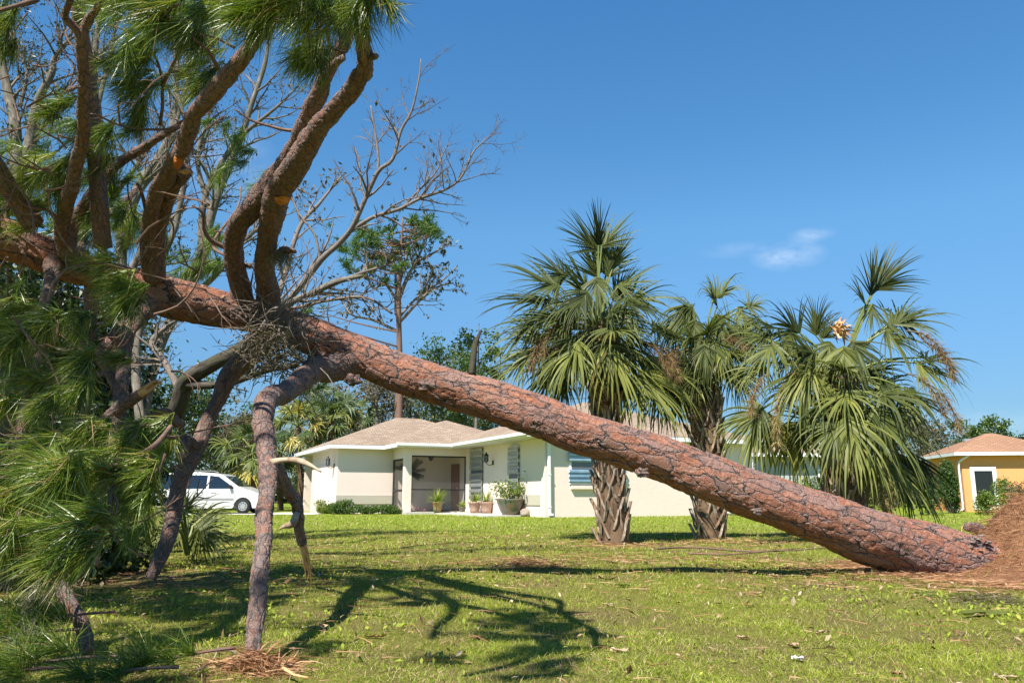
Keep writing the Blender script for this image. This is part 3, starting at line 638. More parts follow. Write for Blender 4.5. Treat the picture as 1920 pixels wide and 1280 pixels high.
# ------------------------------------------------------------------ shrubs
def bush(name, px, Y, w, h, label, matn, cat='bush', n=2600, leaf=.09, group=None, z0=0, dep=None, tint=(.45, .22), lobes=9, stem='oak_dark', X=None, shape=1.0):
    x = (px - 960) / 1521 * Y if X is None else X; base = np.array([x, Y, z0]); t = thing(name, base, label, cat, group)
    dep = dep or w * .7; mb = MB(); lob = []
    for k in range(lobes):
        a = RNG.uniform(0, 6.28); r = math.sqrt(RNG.random()) * .55; zz = RNG.uniform(.12, .80) ** shape
        lob.append((base + np.array([math.cos(a) * r * w / 2 * (1.2 - zz * .4), math.sin(a) * r * dep / 2, zz * h]), RNG.uniform(.22, .36)))
        tube(mb, [base + [RNG.normal() * .05 * w, 0, -.02], base * .4 + lob[-1][0] * .6 + RNG.normal(size=3) * .05 * h, lob[-1][0]], [.014 * h, .009 * h, .004 * h], 5, .3)
    mb.build('stem', M[stem], t)
    mb = MB(); m = n // lobes
    for c, r in lob:
        R = np.array([w * r, dep * r, h * r * .8]); d = rand_unit(m) * (RNG.random((m, 1)) ** .4); Cc = c + d * R + RNG.normal(size=(m, 3)) * .04 * min(w, h)
        Cc[:, 2] = np.maximum(Cc[:, 2], z0 + .02); cards(mb, Cc, leaf * RNG.uniform(.6, 1.3, m), .48, 0, np.clip(RNG.normal(*tint, m), 0, 1), norm(d + rand_unit(m) * .8))
    mb.build('foliage', M[matn], t)
    return t
hg = 'low shrubs along the left house wall'
bush('bush', 610, 35.6, .95, .66, 'yellow-green bush at the far left corner of the cream house', 'leaf_yellow', group=hg, n=2200)
bush('bush', 641, 34.6, 1.1, .72, 'rounded green bush, tallest against the left wall of the house', 'leaf_mid', group=hg, n=2600)
bush('bush', 667, 34.6, 1.15, .42, 'low green bush right of the tall rounded one', 'leaf_mid', group=hg, n=1500)
bush('bush', 697, 34.8, 1.4, .40, 'sparse low green bush midway along the left wall', 'leaf_mid', group=hg, n=1300)
bush('bush', 732, 34.9, 1.25, .58, 'bright bushy shrub next to the screen door', 'leaf_mid', group=hg, n=2400)

# ------------------------------------------------------------------ orange house
OC = P(1789, 850, 40.0)[:2]; tho = math.radians(-9); OE1 = np.array([math.cos(tho), math.sin(tho)]); OE2 = np.array([math.sin(tho), -math.cos(tho)])
def O_(a, b, z): q = OC + a * OE1 + b * OE2; return np.array([q[0], q[1], z])
oh = thing('house', O_(3, -3, 0), 'orange stucco house with hipped brown roof at the right edge', 'house')
mb = MB(); hbox(mb, .45, 9, -.65, -.45, 0, 2.75, 0, O_); hbox(mb, .45, .65, -4.6, -.65, 0, 2.75, 0, O_); hbox(mb, .45, 9, -4.8, -4.6, 0, 2.75, 0, O_); hbox(mb, 8.8, 9, -4.6, -.65, 0, 2.75, 0, O_); mb.build('wall', M['orange'], oh)
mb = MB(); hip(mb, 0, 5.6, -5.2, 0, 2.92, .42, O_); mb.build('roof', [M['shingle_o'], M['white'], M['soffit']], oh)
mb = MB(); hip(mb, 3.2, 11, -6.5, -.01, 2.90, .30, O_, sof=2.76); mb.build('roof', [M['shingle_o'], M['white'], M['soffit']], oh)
mb = MB(); mb.box(O_(1.9, -3.0, 3.68), (.6, .3, .14), tho, bev=.02); mb.build('roof_vent', M['metal'], oh)
mb = MB()
for a0, a1, z0, z1 in ((.80, .98, .12, 2.2), (1.82, 2.0, .12, 2.2), (.98, 1.82, 2.0, 2.2)): hbox(mb, a0, a1, -.45, -.39, z0, z1, 0, O_)
hbox(mb, .98, 1.82, -.45, -.42, .12, .25, 0, O_)
fr = mb.build('door_frame', M['white'], oh); mb = MB(); hbox(mb, .98, 1.82, -.45, -.43, .25, 2.0, 0, O_); mb.build('door_glass', M['darkglass'], fr)
mb = MB(); q = O_(.28, -.36, 0); tube(mb, [O_(.75, -.05, 2.82), O_(.62, -.1, 2.70), O_(.30, -.30, 2.45), q + [0, 0, 2.2], q + [0, 0, .35], q + [0, 0, .12], O_(-.12, -.2, .04)], [.05] * 7, 8, .2); mb.build('downspout', M['white'], oh, smooth=True)
mb = MB(); hbox(mb, 3.6, 4.7, -.45, -.40, .9, 2.05, 0, O_); mb.build('window_frame', M['white'], oh)
mb = MB(); hbox(mb, 3.7, 4.6, -.40, -.39, 1.0, 1.95, 0, O_); mb.build('window_pane', M['darkglass'], oh)
# dark roofed house beyond, grey house behind the palms
def far_house(label, px, Y, w, d, wz, pitch, wallm, roofm, rot=0., name='house'):
    c = np.array([(px - 960) / 1521 * Y, Y]); r1 = np.array([math.cos(rot), math.sin(rot)]); r2 = np.array([math.sin(rot), -math.cos(rot)])
    f = lambda a, b, z: np.array([*(c + a * r1 + b * r2), z])
    t = thing(name, f(0, 0, 0), label, 'house'); mb = MB()
    hbox(mb, -w / 2, w / 2, -.2, 0, 0, wz, 0, f); hbox(mb, -w / 2, w / 2, -d, -d + .2, 0, wz, 0, f); hbox(mb, -w / 2, -w / 2 + .2, -d + .2, -.2, 0, wz, 0, f); hbox(mb, w / 2 - .2, w / 2, -d + .2, -.2, 0, wz, 0, f); mb.build('wall', M[wallm], t)
    mb = MB(); hip(mb, -w / 2 - .5, w / 2 + .5, -d - .5, .5, wz + .16, pitch, f); mb.build('roof', [M[roofm], M['white'], M['soffit']], t)
    return t, f
far_house('dark grey roofed house beyond the orange house', 2010, 60, 12, 8, 3.4, .42, 'grey_wall', 'shingle_d')
gh, gf = far_house('grey walled house with brown roof half hidden behind the palms', 1490, 37.5, 6.5, 6, 2.55, .36, 'grey_wall', 'shingle', rot=.12)
mb = MB(); hbox(mb, -2.2, -2.05, .3, .42, 0, 2.6, 0, gf); mb.build('porch_post', M['white'], gh)
mb = MB(); hbox(mb, 1.2, 2.4, 0, .05, .9, 2.0, 0, gf); f_ = mb.build('window_frame', M['white'], gh); mb = MB(); hbox(mb, 1.28, 2.32, .05, .06, .98, 1.92, 0, gf); mb.build('pane', M['darkglass'], f_)

bush('conifer_shrub', 1781, 36.5, 1.15, 2.35, 'dark green feathery conifer shrub at the corner of the orange house', 'leaf_mid', 'shrub', 9500, .11, tint=(.35, .2), lobes=14, shape=1.0)
bush('bush', 1846, 33.0, 1.0, 1.05, 'airy bush with bright leaves before the white framed door', 'leaf_yellow', n=1700, leaf=.10, tint=(.3, .2))
bush('bush', 1893, 30.0, 1.5, 1.55, 'leggy yellow-green shrub just behind the root mound', 'leaf_yellow', n=3600, leaf=.09, tint=(.35, .25))
bush('bush', 1925, 27.0, 1.6, 1.35, 'loose shrub with browned stems cut by the right edge', 'leaf_brown', n=2600, leaf=.08, tint=(.5, .2))
bush('bush', 1510, 32.0, 2.2, 1.5, 'low green thicket between the grey house and the third palm', 'leaf_mid', n=3400, leaf=.10)
bush('bush', 1655, 31.0, 2.6, 1.7, 'scrubby olive bush right of the third palm trunk', 'leaf_brown', n=3600, leaf=.10, tint=(.4, .25))
bush('bush', 1735, 33.0, 2.0, 1.9, 'mixed green bush left of the conifer shrub', 'leaf_mid', n=3600, leaf=.10, tint=(.35, .25))

# ================================================================== THE FALLEN PINE
PX = lambda L: [P(a, b, c) for a, b, c, *_ in L]
RW = lambda L: [q[3] / 2 * MPP(q[0], q[1], q[2]) for q in L]
pine = thing('fallen_pine_tree', (5.0, 8.0, 0), 'huge uprooted pine leaning across the lawn with red plated bark', 'tree')
# main trunk: px, py, depth, width
TR = [(1960, 1106, 8.1, 110), (1880, 1072, 7.95, 112), (1820, 1056, 7.85, 114), (1750, 1037, 7.72, 112), (1640, 1008, 7.56, 110), (1540, 972, 7.42, 105), (1430, 932, 7.32, 99), (1300, 884, 7.22, 88), (1190, 843, 7.17, 86), (1100, 815, 7.14, 86), (1000, 777, 7.12, 86),
      (860, 732, 7.1, 77), (770, 706, 7.08, 78), (700, 680, 7.05, 80), (640, 655, 7.0, 84), (590, 632, 6.93, 78), (540, 612, 6.85, 72), (470, 592, 6.75, 66), (390, 575, 6.55, 74), (330, 562, 6.4, 80), (285, 545, 6.3, 78), (220, 523, 6.15, 58), (150, 503, 6.0, 64), (80, 478, 5.85, 70), (10, 450, 5.7, 78), (-80, 425, 5.5, 76), (-200, 400, 5.2, 70)]
def tlump(s, th_): return 1 + .035 * np.sin(th_[None] * 2 + s[:, None] * 31) + .03 * np.sin(th_[None] * 3 - s[:, None] * 47) + .02 * np.sin(s[:, None] * 120 + th_[None])
mb = MB(); tube(mb, PX(TR), [q * .915 for q in RW(TR)], 190, .0125, boff=np.zeros(3), lump=tlump)
mb.build('trunk', M['trunk'], pine, smooth=True)
PTS = {}
def limb(name, L, seg=48, step=.012, matn='limb', rough=.10, parent=pine, extra=None):
    mb = MB(); Q = np.array(PX(L)); R_ = np.array(RW(L)); Q2, R2 = catmull(Q, R_, .09); jit = RNG.normal(size=Q2.shape) * np.minimum(R2, .05)[:, None] * .07; jit[:2] = 0; jit[-1] = 0
    p, r, t = tube(mb, Q2 + jit, R2 * .80 * (1 + RNG.normal(size=len(R2)) * .022), seg, step, rough=rough)
    if extra: extra(mb, p, r, t)
    o = mb.build(name, M[matn], parent, smooth=True); PTS[len(PTS)] = (p, r); return o
def torn(parent, c, d, r, n=26, L=.12, matn='wood'):
    """splintered break: a ragged bundle of slivers round axis d"""
    mb = MB(); d = norm(np.array(d, float)); c = np.array(c, float); a = norm(np.cross(d, [.3, .2, .9])); b = np.cross(d, a)
    tube(mb, [c - d * r * .6, c + d * L * .25], [r * .96, r * .86], 14, .02, tint=.5)
    for k in range(n):
        an, rr = RNG.uniform(0, 6.28), r * math.sqrt(RNG.random()) * .85; q = c + (a * math.cos(an) + b * math.sin(an)) * rr
        l = L * RNG.uniform(.3, 1.2); w = r * RNG.uniform(.14, .3)
        tube(mb, [q - d * .01, q + d * l * .6 + RNG.normal(size=3) * .004, q + d * l + RNG.normal(size=3) * .01], [w, w * .8, w * .12], 5, .05)
    return mb.build('torn_end', M[matn], parent)
def scar(parent, px, py, Y, rw, rh, rot):
    '''fresh wood where a branch tore off: a ridged oval set into the limb'''
    c = P(px, py, Y); m = MPP(px, py, Y); nu, nv = 26, 9; V = []; a0 = math.radians(rot); mb = MB()
    for j in range(nv):
        f = j / (nv - 1)
        for i in range(nu):
            an = i / nu * 6.283; k = 1 + .10 * math.sin(an * 3 + px) + .06 * math.sin(an * 7 + py); x, z = rw * k * f * math.cos(an), rh * k * f * math.sin(an)
            xr, zr = x * math.cos(a0) - z * math.sin(a0), x * math.sin(a0) + z * math.cos(a0)
            V.append(c + np.array([xr * m, (-.022 * (1 - f ** 4) + .006 * math.sin(zr * .9 + xr * .3) * (1 - f)) + .03 * f ** 3, zr * m]))
    mb.add(V, [(j * nu + i, j * nu + (i + 1) % nu, (j + 1) * nu + (i + 1) % nu, (j + 1) * nu + i) for j in range(nv - 1) for i in range(nu)]); o = mb.build('scar', M['wood_orange'], parent, smooth=True); return o
# the two tall limbs
LA = [(500, 600, 6.8, 66), (502, 560, 6.65, 56), (497, 500, 6.3, 46), (503, 440, 5.9, 48), (520, 370, 5.3, 56), (560, 300, 4.7, 56), (600, 238, 4.15, 48), (650, 180, 3.75, 40), (683, 130, 3.45, 37), (684, 95, 3.3, 35), (676, 55, 3.15, 32), (685, 5, 2.95, 34), (670, -60, 2.75, 32), (640, -140, 2.55, 28), (600, -240, 2.3, 26)]
A = limb('limb', LA)
LB = [(450, 590, 6.7, 66), (452, 545, 6.6, 50), (438, 495, 6.35, 42), (445, 430, 6.0, 44), (480, 380, 5.6, 50), (520, 330, 5.2, 50), (560, 262, 4.8, 44), (592, 190, 4.4, 38), (606, 150, 4.2, 34), (628, 108, 4.0, 32), (650, 60, 3.8, 28), (640, 10, 3.6, 26), (610, -50, 3.4, 24), (570, -130, 3.1, 22)]
B = limb('limb', LB)
LC = [(285, 560, 6.35, 54), (283, 500, 6.1, 44), (280, 440, 5.8, 36), (290, 375, 5.4, 34), (318, 318, 5.0, 34), (346, 269, 4.6, 36), (364, 215, 4.2, 36), (403, 170, 3.9, 38), (447, 118, 3.6, 36), (474, 80, 3.4, 34), (500, 30, 3.2, 30), (510, -40, 3.0, 26), (520, -120, 2.8, 24)]
C_ = limb('limb', LC)
LC2 = [(292, 520, 6.15, 44), (294, 450, 5.9, 38), (305, 390, 5.6, 34), (322, 350, 5.35, 34), (346, 320, 5.1, 36)]
C2 = limb('broken_limb', LC2); 
pf = P(340, 300, 4.86); scar(C_, 333, 298, 4.70, 9, 17, -12)
mb = MB(); rock(mb, P(346, 322, 5.02), 9 * MPP(346, 322, 5.05), (1.1, .8, .45), 4, 20, 12, 0, .5); mb.build('torn_end', M['wood'], C2, smooth=False)
LD = [(140, 500, 5.95, 50), (122, 455, 5.7, 36), (118, 410, 5.45, 32), (135, 345, 5.1, 31), (152, 275, 4.75, 29), (158, 200, 4.4, 26), (156, 130, 4.15, 24), (152, 62, 3.95, 24)]
D_ = limb('limb', LD)
limb('branch', [(154, 68, 3.96, 20), (136, 48, 3.9, 18), (121, 30, 3.85, 16), (130, 5, 3.78, 15), (142, -30, 3.7, 14)], 20)
limb('branch', [(153, 70, 3.96, 20), (165, 40, 3.9, 18), (183, 15, 3.8, 16), (208, -15, 3.7, 15), (230, -50, 3.6, 14)], 20)
limb('branch', [(156, 160, 4.25, 8), (142, 163, 4.2, 8), (131, 168, 4.15, 9)], 12)
LE = [(130, 470, 6.0, 30), (134, 430, 5.9, 26), (162, 375, 5.75, 24), (188, 345, 5.6, 26), (215, 312, 5.5, 24), (255, 286, 5.35, 20), (302, 255, 5.2, 16), (356, 224, 5.05, 10)]
limb('limb', LE, 28)
limb('limb', [(150, 495, 6.2, 30), (155, 440, 6.5, 22), (185, 410, 6.8, 20), (215, 395, 7.1, 16), (260, 350, 7.4, 12)], 24)
# lower limbs
LF = [(500, 625, 6.85, 58), (472, 662, 6.9, 52), (434, 698, 6.85, 42), (412, 745, 6.75, 33), (391, 785, 6.65, 33), (372, 830, 6.55, 38), (348, 880, 6.45, 38), (332, 930, 6.4, 36), (322, 985, 6.3, 38), (303, 1040, 6.2, 34), (282, 1085, 6.15, 26)]
limb('limb', LF)
limb('broken_limb', [(372, 840, 6.5, 20), (350, 826, 6.4, 24), (343, 845, 6.3, 22), (335, 862, 6.25, 20)], 18)
LG = [(660, 672, 7.0, 96), (622, 688, 6.85, 70), (588, 694, 6.6, 52), (560, 716, 6.25, 50), (532, 738, 5.9, 50), (503, 748, 5.5, 50), (492, 785, 5.1, 46), (501, 840, 4.7, 44), (503, 890, 4.4, 42), (498, 950, 4.1, 39), (493, 1010, 3.88, 37), (490, 1070, 3.70, 36), (484, 1130, 3.58, 38), (478, 1180, 3.52, 37), (475, 1225, 3.48, 37), (474, 1246, 3.47, 38), (473, 1256, 3.45, 36)]
g = limb('limb', LG, 48, .012, rough=.07)
tw = limb('stub', [(505, 868, 4.5, 18), (530, 862, 4.42, 13), (560, 863, 4.36, 14), (582, 872, 4.3, 11), (602, 884, 4.25, 4)], 12, .02, 'stripped', .12)
LH = [(512, 855, 4.8, 20), (523, 885, 4.85, 30), (535, 915, 4.95, 30), (553, 940, 5.0, 27), (560, 965, 5.05, 26), (562, 990, 5.1, 24), (568, 1020, 5.15, 19)]
h = limb('broken_limb', LH, 28, .014, rough=.14)
torn(h, P(568, 1018, 5.15), P(586, 1110, 5.3) - P(568, 1018, 5.15), .022, 22, .26, 'wood')
mb = MB(); tube(mb, [P(556, 962, 5.0), P(548, 982, 4.95), P(535, 985, 4.93), P(523, 992, 4.92)], [.02, .024, .016, .004], 8, .02); mb.build('stub', M['stripped'], pine, smooth=True)
LI = [(300, 560, 6.3, 50), (262, 592, 6.15, 42), (240, 625, 6.0, 34), (232, 670, 5.85, 28), (231, 720, 5.7, 26), (222, 765, 5.6, 26), (205, 830, 5.4, 26), (190, 900, 5.2, 26), (188, 960, 5.05, 26), (180, 1010, 4.95, 22), (182, 1060, 4.9, 10)]
limb('limb', LI, 32)
limb('limb', [(250, 600, 6.2, 40), (212, 640, 6.1, 32), (188, 665, 6.0, 22), (202, 695, 5.9, 20), (220, 730, 5.8, 20), (225, 770, 5.7, 22), (230, 800, 5.65, 16)], 24)
lj = limb('broken_limb', [(196, 792, 5.6, 28), (225, 762, 5.5, 26), (252, 745, 5.45, 26), (272, 733, 5.4, 22)], 22)
torn(lj, P(268, 735, 5.4), P(305, 712, 5.35) - P(268, 735, 5.4), .030, 24, .17, 'wood')
limb('limb', [(100, 480, 5.85, 46), (97, 520, 5.7, 28), (86, 560, 5.5, 24), (75, 610, 5.4, 22), (64, 660, 5.2, 22), (55, 710, 5.1, 22), (40, 790, 5.0, 20), (30, 870, 4.8, 18)], 28)
limb('limb', [(175, 520, 6.1, 40), (168, 600, 6.1, 26), (160, 690, 6.0, 22), (154, 780, 5.9, 22), (148, 870, 5.8, 20)], 24)
LM = [(150, 990, 4.1, 24), (128, 1040, 3.95, 26), (117, 1090, 3.85, 30), (130, 1125, 3.8, 31), (150, 1160, 3.75, 32), (160, 1195, 3.7, 30), (165, 1225, 3.66, 28)]
limb('limb', LM, 26)
sn = limb('stub', [(30, 470, 5.75, 46), (14, 430, 5.7, 24), (10, 405, 5.68, 18), (12, 385, 5.66, 9), (14, 362, 5.65, 2)], 16, .02, 'stripped')
limb('stub', [(885, 702, 7.06, 20), (888, 672, 7.06, 14), (891, 645, 7.07, 12), (898, 628, 7.08, 8), (903, 617, 7.09, 2)], 16, .02, 'oak_dark', .15)
limb('stub', [(516, 480, 6.15, 20), (534, 468, 6.0, 17), (553, 472, 5.9, 9)], 16)
scar(A, 528, 373, 5.12, 15, 8, 8)
limb('stub', [(602, 150, 4.15, 20), (625, 122, 4.0, 17), (643, 108, 3.9, 14)], 14)
limb('stub', [(690, 108, 3.35, 20), (700, 106, 3.3, 16), (706, 107, 3.28, 12)], 12)
# knots on the trunk
for (a, b, Y, w) in ((800, 722, 6.86, 26), (662, 712, 6.75, 26), (1205, 885, 6.98, 20), (598, 668, 6.72, 26), (1010, 790, 6.88, 16), (1420, 958, 7.05, 16)):
    mb = MB(); rock(mb, P(a, b, Y), w * .5 * MPP(a, b, Y), (1.3, .7, .8), a, 40, 26, 0, .5); mb.build('knot', M['limb'], pine, smooth=True)
# thin twigs of the pine
def thin(L, w0, w1, n=6): 
    pts = [P(*q) for q in L]; r = np.linspace(w0, w1, len(pts)); mb = MB(); tube(mb, pts, r, n, .03, rough=.1); return mb.build('twig', M['limb_far'], pine, smooth=True)
thin([(320, 800, 4.2), (290, 835, 4.0), (250, 858, 3.9), (222, 885, 3.8), (208, 925, 3.7), (206, 960, 3.65), (190, 990, 3.6), (172, 1002, 3.58)], .014, .008)
thin([(212, 925, 3.7), (221, 945, 3.66), (216, 963, 3.63), (200, 958, 3.6), (188, 956, 3.6)], .007, .004)
thin([(255, 855, 3.9), (235, 862, 3.9), (214, 872, 3.85)], .006, .004)
thin([(310, 850, 4.0), (300, 880, 4.0), (285, 915, 3.95)], .007, .003)
thin([(330, 820, 4.6), (310, 818, 4.4), (285, 800, 4.3), (255, 800, 4.25), (232, 805, 4.2)], .013, .008)
thin([(100, 960, 3.7), (75, 990, 3.6), (45, 1005, 3.5), (15, 1008, 3.4)], .012, .006)
thin([(0, 300, 5.0), (40, 380, 5.2), (90, 395, 5.3), (115, 420, 5.4)], .008, .014)
thin([(362, 224, 5.0), (330, 240, 4.9), (280, 243, 4.8), (225, 235, 4.7), (180, 215, 4.6), (165, 213, 4.6)], .011, .004)
thin([(225, 235, 4.7), (222, 200, 4.65), (228, 178, 4.6), (215, 168, 4.6), (198, 172, 4.6)], .007, .003)
thin([(300, 235, 4.9), (305, 190, 4.8), (300, 130, 4.7), (280, 90, 4.6), (250, 68, 4.5)], .012, .005)
thin([(300, 130, 4.7), (275, 108, 4.6), (225, 105, 4.6)], .006, .003)
thin([(305, 160, 4.75), (330, 110, 4.5), (355, 70, 4.2), (375, 20, 4.0), (378, -30, 3.9)], .012, .008)
thin([(410, 130, 3.9), (390, 95, 3.8), (365, 75, 3.75), (348, 52, 3.7)], .012, .007)
thin([(440, 90, 3.6), (405, 72, 3.5), (375, 65, 3.4)], .007, .004)
thin([(618, 90, 3.9), (610, 40, 3.6), (590, 60, 3.5), (570, 85, 3.4), (555, 100, 3.35)], .010, .006)
thin([(590, 240, 4.9), (545, 245, 5.0), (500, 235, 5.0), (470, 225, 5.0), (440, 205, 5.0)], .013, .007)
thin([(630, 40, 3.5), (640, 75, 3.45), (655, 88, 3.42), (650, 98, 3.4), (625, 92, 3.4)], .009, .005)
thin([(425, 465, 6.4), (395, 450, 6.3), (383, 430, 6.2), (380, 400, 6.1), (360, 385, 6.0)], .022, .008)
thin([(470, 500, 6.4), (425, 480, 6.5), (400, 455, 6.6), (445, 390, 6.8), (452, 350, 6.9)], .020, .007)
thin([(275, 400, 5.6), (268, 370, 5.5), (262, 350, 5.45), (256, 345, 5.4)], .016, .009)
thin([(40, 10, 3.8), (70, 0, 3.8), (0, 20, 3.7), (-20, 24, 3.7)], .014, .010)
thin([(205, 600, 5.6), (180, 570, 5.4), (150, 560, 5.3), (130, 555, 5.2)], .010, .005)
thin([(110, 600, 4.9), (108, 625, 4.9), (96, 645, 4.9), (70, 650, 4.9), (30, 645, 4.9)], .012, .008)
thin([(245, 680, 5.0), (205, 660, 4.9), (180, 665, 4.8), (150, 640, 4.8)], .012, .007)
thin([(190, 700, 4.9), (150, 715, 4.7), (110, 718, 4.6), (80, 712, 4.5)], .018, .009)
thin([(55, 600, 4.5), (45, 640, 4.5), (52, 665, 4.5)], .007, .003)
thin([(340, 800, 5.5), (310, 770, 5.5), (270, 790, 5.5), (230, 800, 5.5)], .03, .02)

# needle sprays: origin px, direction of the needles (deg, 0 = right, 90 = up in the photo), reach px, depth, tufts
def spray(px, py, ang, size, Y, n=5, tint=None, spread=.55, mn='needle', parent=pine, name='needle_spray'):
    o = P(px, py, Y); mpp = MPP(px, py, Y); a = math.radians(ang); d = norm(np.array([math.cos(a), RNG.uniform(-.5, .5), math.sin(a)]))
    NL = min(.30, max(.13, size * mpp * .80)); tl = max(0, size * mpp - NL * .8); mb = MB()
    tp = [o - d * .02, o + d * tl * .5 + [0, 0, .01], o + d * tl]
    tube(mb, tp, [.006, .005, .003], 5, .06, 1)
    for k in range(n):
        f = k / max(1, n - 1); c = o + d * tl * f + RNG.normal(size=3) * .015; m_ = int(135 * NEEDLES)
        dd = norm(d * 1.0 + rand_unit(1)[0] * .35)
        if k % 2: s0 = c; c = c + rand_unit(1)[0] * NL * .28; tube(mb, [s0, c], [.004, .003], 4, .1, 1)
        D = norm(dd * 1.0 + [0, 0, .12] + rand_unit(m_) * (spread + .18) * RNG.uniform(.6, 1.3, (m_, 1))); base = c + dd * RNG.uniform(-.05, .06, (m_, 1)) + RNG.normal(size=(m_, 3)) * .005
        t0 = RNG.normal(.48, .16) if tint is None else tint
        blades(mb, base, D, NL * RNG.uniform(.7, 1.15, m_), .0030 * (1 + .10 * Y), RNG.uniform(.15, .95, m_), 0, np.clip(RNG.normal(t0, .26, m_) + (RNG.random(m_) < .05) * .5, 0, 1), 3)
    return mb.build(name, [M[mn], M['limb_far']], parent)
NEEDLES = .56
SP = [ # top fringe
 (692, 2, 268, 95, 2.85, 5), (655, 0, 255, 85, 2.95, 5), (708, -20, 285, 80, 2.8, 4), (625, -5, 245, 95, 3.0, 5), (590, -15, 238, 105, 2.9, 6), (560, -10, 222, 120, 2.75, 7), (530, -5, 215, 115, 2.7, 7), (500, 10, 228, 95, 2.7, 6), (620, 92, 232, 90, 3.4, 5), (600, 60, 245, 80, 3.3, 4), (575, 80, 250, 85, 3.35, 4),
 (470, -15, 215, 80, 2.9, 5), (330, 12, 205, 110, 3.6, 6), (350, 45, 215, 70, 3.7, 4), (300, -10, 200, 90, 3.6, 5), (395, -5, 235, 85, 3.7, 5), (420, 10, 260, 60, 3.8, 4), (375, 62, 225, 60, 3.8, 4), (265, -10, 230, 70, 3.7, 4), (400, 75, 210, 60, 4.2, 3),
 (268, 72, 205, 90, 4.5, 5), (282, 98, 220, 85, 4.6, 5), (225, 105, 215, 50, 4.6, 3), (275, 140, 212, 90, 4.7, 5), (292, 160, 235, 75, 4.7, 4), (262, 185, 225, 80, 4.7, 4), (270, 225, 230, 60, 4.8, 3), (400, 135, 228, 75, 4.3, 5), (375, 120, 200, 55, 4.4, 3),
 (112, 192, 228, 60, 5.0, 4), (146, 182, 220, 65, 5.1, 4), (160, 222, 230, 70, 5.0, 4), (210, 225, 240, 70, 4.8, 4), (140, 290, 232, 75, 5.2, 4), (205, 290, 235, 60, 5.3, 3), (95, 310, 222, 70, 5.1, 4), (55, 312, 235, 60, 5.2, 3), (130, 330, 240, 65, 5.2, 4), (180, 270, 225, 60, 5.2, 3),
 (205, 320, 250, 60, 5.6, 3), (30, 375, 215, 60, 5.3, 4), (80, 385, 205, 55, 5.4, 4), (60, 420, 200, 50, 5.5, 3), (200, 385, 230, 60, 5.9, 3), (250, 400, 250, 60, 6.0, 3), (300, 440, 255, 60, 6.4, 3), (250, 440, 235, 55, 6.4, 3), (210, 365, 60, 40, 5.6, 2),
 (425, 225, 240, 45, 6.0, 2), (455, 245, 235, 45, 6.1, 2), (480, 280, 230, 40, 6.2, 2), (505, 330, 205, 45, 6.0, 3), (425, 310, 250, 40, 6.4, 2), (30, 20, 235, 70, 4.2, 4), (15, 60, 250, 60, 4.2, 4), (380, 480, 240, 40, 6.6, 2),
 # middle
 (218, 488, 200, 72, 4.9, 5), (264, 530, 208, 85, 4.6, 6), (255, 548, 235, 75, 4.6, 5), (195, 505, 235, 50, 5.0, 3), (105, 592, 195, 85, 4.4, 6), (100, 600, 225, 80, 4.4, 5), (60, 575, 200, 60, 4.6, 4), (42, 620, 210, 75, 4.2, 5), (38, 630, 245, 85, 4.2, 5), (20, 560, 215, 60, 4.6, 4),
 (176, 668, 200, 85, 4.3, 6), (172, 682, 232, 90, 4.3, 6), (165, 690, 262, 80, 4.3, 5), (232, 668, 195, 52, 4.8, 3), (150, 592, 215, 50, 5.0, 3), (80, 712, 195, 60, 4.3, 4), (112, 742, 235, 70, 4.2, 5), (155, 745, 245, 60, 4.3, 4), (20, 740, 215, 70, 4.2, 5), (205, 790, 255, 60, 4.4, 4), (190, 800, 205, 75, 4.2, 5), (60, 640, 255, 90, 4.7, 4),
 (298, 806, 232, 90, 4.3, 5), (262, 800, 235, 95, 4.2, 5), (330, 810, 260, 50, 4.7, 3), (160, 600, 250, 70, 5.4, 3),
 # lower left, near
 (145, 872, 192, 120, 3.5, 7), (140, 880, 222, 125, 3.5, 7), (120, 860, 170, 80, 3.6, 4), (110, 830, 215, 100, 3.7, 6), (214, 872, 208, 85, 3.7, 5), (285, 872, 214, 90, 3.8, 6), (290, 885, 240, 95, 3.8, 6), (188, 956, 190, 115, 3.5, 7), (172, 1002, 200, 125, 3.4, 8), (175, 1006, 228, 120, 3.4, 7), (60, 982, 190, 75, 3.4, 5), (62, 990, 220, 80, 3.4, 5), (15, 1000, 250, 75, 3.3, 4), (20, 920, 220, 90, 3.6, 5), (240, 915, 235, 80, 3.9, 4), (200, 850, 220, 85, 4.0, 5), (0, 850, 215, 60, 3.8, 4), (-20, 960, 250, 100, 3.4, 4)]
class Collect(MB):
    def build(s, *a, **k): return None
BACK = MB()
def tufts(mb, o, d, tl, NL, n, m_, Y, tint=None, spread=.85, up=0):
    NL = NL * .82
    for k in range(n):
        f = k / max(1, n - 1); c = o + d * tl * f + RNG.normal(size=3) * .02; dd = norm(d + rand_unit(1)[0] * .45)
        if k % 2: s0 = c; c = c + rand_unit(1)[0] * NL * .3; tube(mb, [s0, c], [.004, .003], 3, .1, 1)
        D = norm(dd + rand_unit(m_) * spread * RNG.uniform(.6, 1.3, (m_, 1))); base = c + dd * RNG.uniform(-.05, .06, (m_, 1)) + RNG.normal(size=(m_, 3)) * .006
        t0 = RNG.normal(.50, .15) if tint is None else tint
        blades(mb, base, D, NL * RNG.uniform(.7, 1.15, m_), .0024 * (1 + .13 * Y), RNG.uniform(.3, 1.2, m_), 0, np.clip(RNG.normal(t0, .16, m_), 0, .93), 3)
SP.sort(key=lambda q: -q[3])
for q in SP[:92]: spray(q[0], q[1], q[2] + RNG.normal() * 4, q[3], q[4], q[5])
for q in SP[92:]:
    a = math.radians(q[2]); tufts(BACK, P(q[0], q[1], q[4]), norm(np.array([math.cos(a), RNG.uniform(-.5, .5), math.sin(a)])), .08, .22, q[5], 110, q[4])
